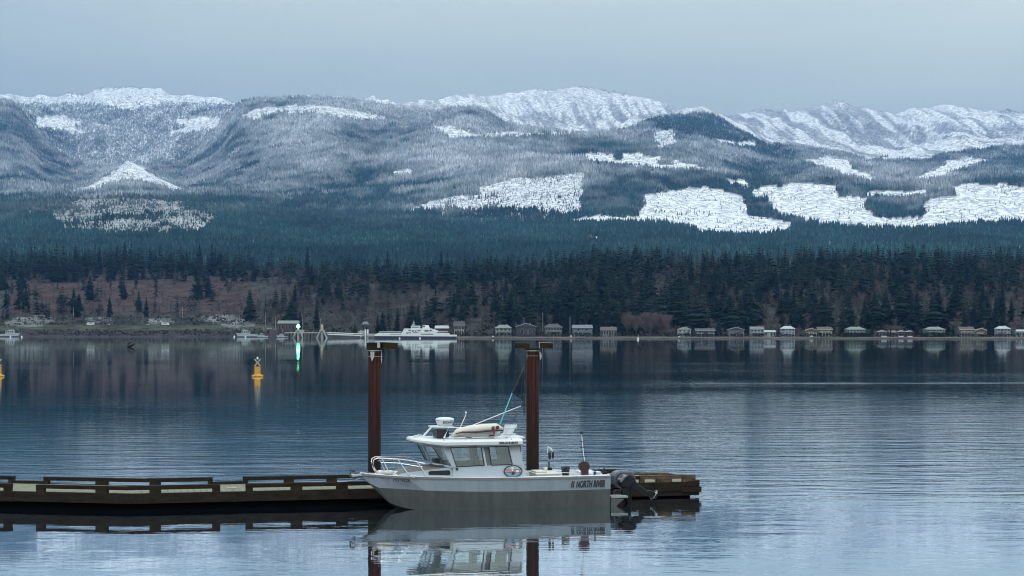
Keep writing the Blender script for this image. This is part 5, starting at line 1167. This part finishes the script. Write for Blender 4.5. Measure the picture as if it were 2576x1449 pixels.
MB().tube([(0, 0, Z(1322)), (0, 0, Z(1304)), (0, 0, Z(1297))], [1.3, 1.1, .4], 10).build('cone_top', mat('cone_yellow', (.45, .37, .2), .6, var=.3, scale=.5), o)
Yr_ = 1450.0
rp = empty('ferry_ramp', ((1300 / 4 - 512) / F * Yr_, Yr_, 0), 0, label='long pale steel ferry ramp between the dolphins and the docked ferry', cat='ramp')
gx = lambda s_: ((s_ - 1300) / 4) / F * Yr_; gz = lambda y: CH - (y / 4 - HOR) / F * Yr_
MB().bar((gx(1140), 0, gz(1331)), (gx(1310), 0, gz(1331)), 5, .9).build('causeway', conc, rp)
MB().bar((gx(1310), 0, gz(1330.5)), (gx(1448), 0, gz(1335)), .4, .7).bar((gx(1310), 5, gz(1330.5)), (gx(1448), 5, gz(1335)), .4, .7).build('truss_rail', ferryw, rp)
MB().bar((gx(1310), 2.5, gz(1337)), (gx(1452), 2.5, gz(1342)), 6, .9).build('ramp_deck', ferryw, rp)
q = MB()
for k in range(12): q.tube([(gx(1144 + k * 14), 0, -2), (gx(1144 + k * 14), 0, gz(1333))], .35, 6)
q.build('trestle', wood, rp)
tw = empty('ramp_tower', ((1462 / 4 - 512) / F * 1420, 1420, 0), 0, label='white twin post lifting tower where the ramp meets the ferry', cat='tower'); hx = lambda s_: (s_ - 1462) / 4 / F * 1420; hz = lambda y: CH - (y / 4 - HOR) / F * 1420
for a_ in (1462, 1471): MB().box((hx(a_), 0, hz(1318) / 2 - .5), (hx(1466) * 1.1 + .3, 1.4, hz(1318) + 1)).build('tower_post', ferryw, tw)
MB().bar((hx(1434), 0, hz(1330)), (hx(1460), 0, hz(1327)), 1.2, 2).bar((hx(1440), 0, hz(1349)), (hx(1460), 0, hz(1332)), 1, 1).bar((hx(1440), 0, hz(1330)), (hx(1446), 0, hz(1321)), 1, 1.3).build('brace', steel, tw)
MB().box((hx(1486), 0, hz(1340)), (hx(1500) - hx(1462), 5, 2.2)).build('apron', steel, tw)
# utility poles
for sxp, yt_, bk, lb in ((1062, 1244, 110, 'tall pale pole between the work boats and the red terminal'), (958, 1258, 118, 'thin pale pole above the rocky ramp'), (1102, 1268, 90, 'short pale pole at the left end of the red terminal'), (1211, 1266, 70, 'bent pale lamp pole right of the green lamp'), (1283, 1272, 75, 'lamp pole behind the yellow topped dolphin'), (2096, 1268, 100, 'pole above the low dark cottage'), (2171, 1250, 120, 'pole left of the dark roofed cottage'), (2280, 1268, 95, 'pole left of the blue grey cottage'), (572, 1255, 150, 'thin pole left of the round evergreen on the brown hillside'), (730, 1230, 160, 'thin pole beside the parking shore evergreen'), (294, 1230, 160, 'thin pole at the left brown hillside')):
    o, Y, mp = land_obj('utility_pole', sxp, bk, lb, 'pole', group='utility poles along the far shore'); H = zz(yt_ / 4, Y) - o.location.z
    MB().tube([(0, 0, -.5), (0, 0, H)], [.28, .2], 7).build('post', mat('weathered_pole', (.26, .27, .27), .8), o); MB().bar((-1.3, 0, H - .8), (1.3, 0, H - .8), .15, .18).build('crossarm', wood2, o)
# vehicles on the parking shore
def vehicle(sxp, wpx, kind, label, colr, back=112, flip=1):
    o, Y, mp = land_obj('parked_van' if kind == 'van' else 'parked_car', sxp, back, label, 'van' if kind == 'van' else 'car', group='vehicles on the parking shore'); L = wpx * mp; m = mat('car_paint', colr, .3, var=.05)
    s_ = L / 2; H = L * (.38 if kind == 'van' else .3); f_ = flip
    body = [(-s_, .35), (-s_, H * .55), (-s_ * .72, H * .62), (-s_ * .4, H), (s_ * .55, H), (s_ * .85, H * .62), (s_, H * .55), (s_, .35)] if kind == 'car' else [(-s_, .35), (-s_, H * .5), (-s_ * .75, H), (s_, H), (s_, .35)]
    MB().prism([(a_ * f_, b_) for a_, b_ in body], -.95, .95).build('body', m, o, bevel=.06)
    for k in (0, 1): MB().prism([((-s_ * .42 + k * s_ * .5) * f_, H * .62), ((-s_ * .36 + k * s_ * .5) * f_, H * .92), ((s_ * .02 + k * s_ * .5) * f_, H * .92), ((s_ * .02 + k * s_ * .5) * f_, H * .62)], -.98, -.93).build('side_window', win, o)
    for a_ in (-.62, .6): MB().tube([(s_ * a_, -1, .36), (s_ * a_, -.7, .36)], .36, 14).build('wheel', rubber, o); MB().tube([(s_ * a_, .7, .36), (s_ * a_, 1, .36)], .36, 14).build('wheel', rubber, o)
vehicle(362, 30, 'van', 'white van on the left parking patch', (.66, .7, .7)); vehicle(662, 30, 'van', 'white van on the right parking patch', (.66, .7, .7), flip=-1)
vehicle(388, 22, 'car', 'pale silver car behind the left white van', (.4, .42, .44), 128); vehicle(636, 22, 'car', 'pale silver car behind the right white van', (.4, .42, .44), 128, -1)
vehicle(433, 15, 'car', 'cream car right of the left white van', (.6, .52, .42), 113); vehicle(591, 15, 'car', 'cream car left of the right white van', (.6, .52, .42), 113, -1)
vehicle(1078, 18, 'car', 'pale car parked left of the red terminal', (.45, .48, .52), 80); vehicle(1096, 14, 'car', 'small pale car next to the red terminal', (.45, .48, .52), 78)
for sxp, wpx, nm in ((3430, 120, 'dark hedge terrace below the grey green house'), (3740, 120, 'dark hedge terrace below the second grey green house')):
    o, Y, mp = land_obj('hedge', sxp, 60, nm, 'hedge'); r = random.Random(sxp); q = MB()
    for i in range(700):
        c_ = Vector((r.uniform(-.5, .5) * wpx * mp, r.uniform(-1.5, 1.5), r.uniform(0, 3.2))); vs = [c_ + Vector([r.uniform(-.6, .6) for _ in range(3)]) for _ in range(4)]; q.add(vs, [(0, 1, 2, 3)])
    q.build('foliage', green_needles, o)

# garden trees and shrubs between the houses
for k, sxp in enumerate((2052, 2156, 2264, 2384, 2484, 2700, 2772, 2892, 2990, 3112, 3196, 3350, 3480, 3492, 3564, 3668, 3810, 3960, 4054, 1870, 1900, 1934, 1420, 1490)):
    r = random.Random(900 + k); kind = r.choice(('con', 'con', 'round', 'bare')); o, Y, mp = land_obj({'con': 'garden_conifer', 'round': 'garden_shrub', 'bare': 'garden_tree'}[kind], sxp + r.uniform(-4, 4), r.uniform(60, 74), '', 'tree' if kind != 'round' else 'shrub')
    h = r.uniform(6, 13) if kind != 'round' else r.uniform(3.5, 6); o.scale = (h * 1.1, h * 1.1, h); o.rotation_euler.z = r.random() * 6
    o['label'] = {'con': 'small dark conifer beside the shoreline houses', 'round': 'low round evergreen shrub beside the shoreline houses', 'bare': 'small leafless tree beside the shoreline houses'}[kind]
    o['group'] = {'con': 'small conifers beside the shoreline houses', 'round': 'round shrubs beside the shoreline houses', 'bare': 'small leafless trees beside the shoreline houses'}[kind]
    me_ = r.choice({'con': CME, 'round': RME, 'bare': BME}[kind]); link(bpy.data.objects.new('crown', me_), o); link(bpy.data.objects.new('trunk', trunk_mesh()), o)
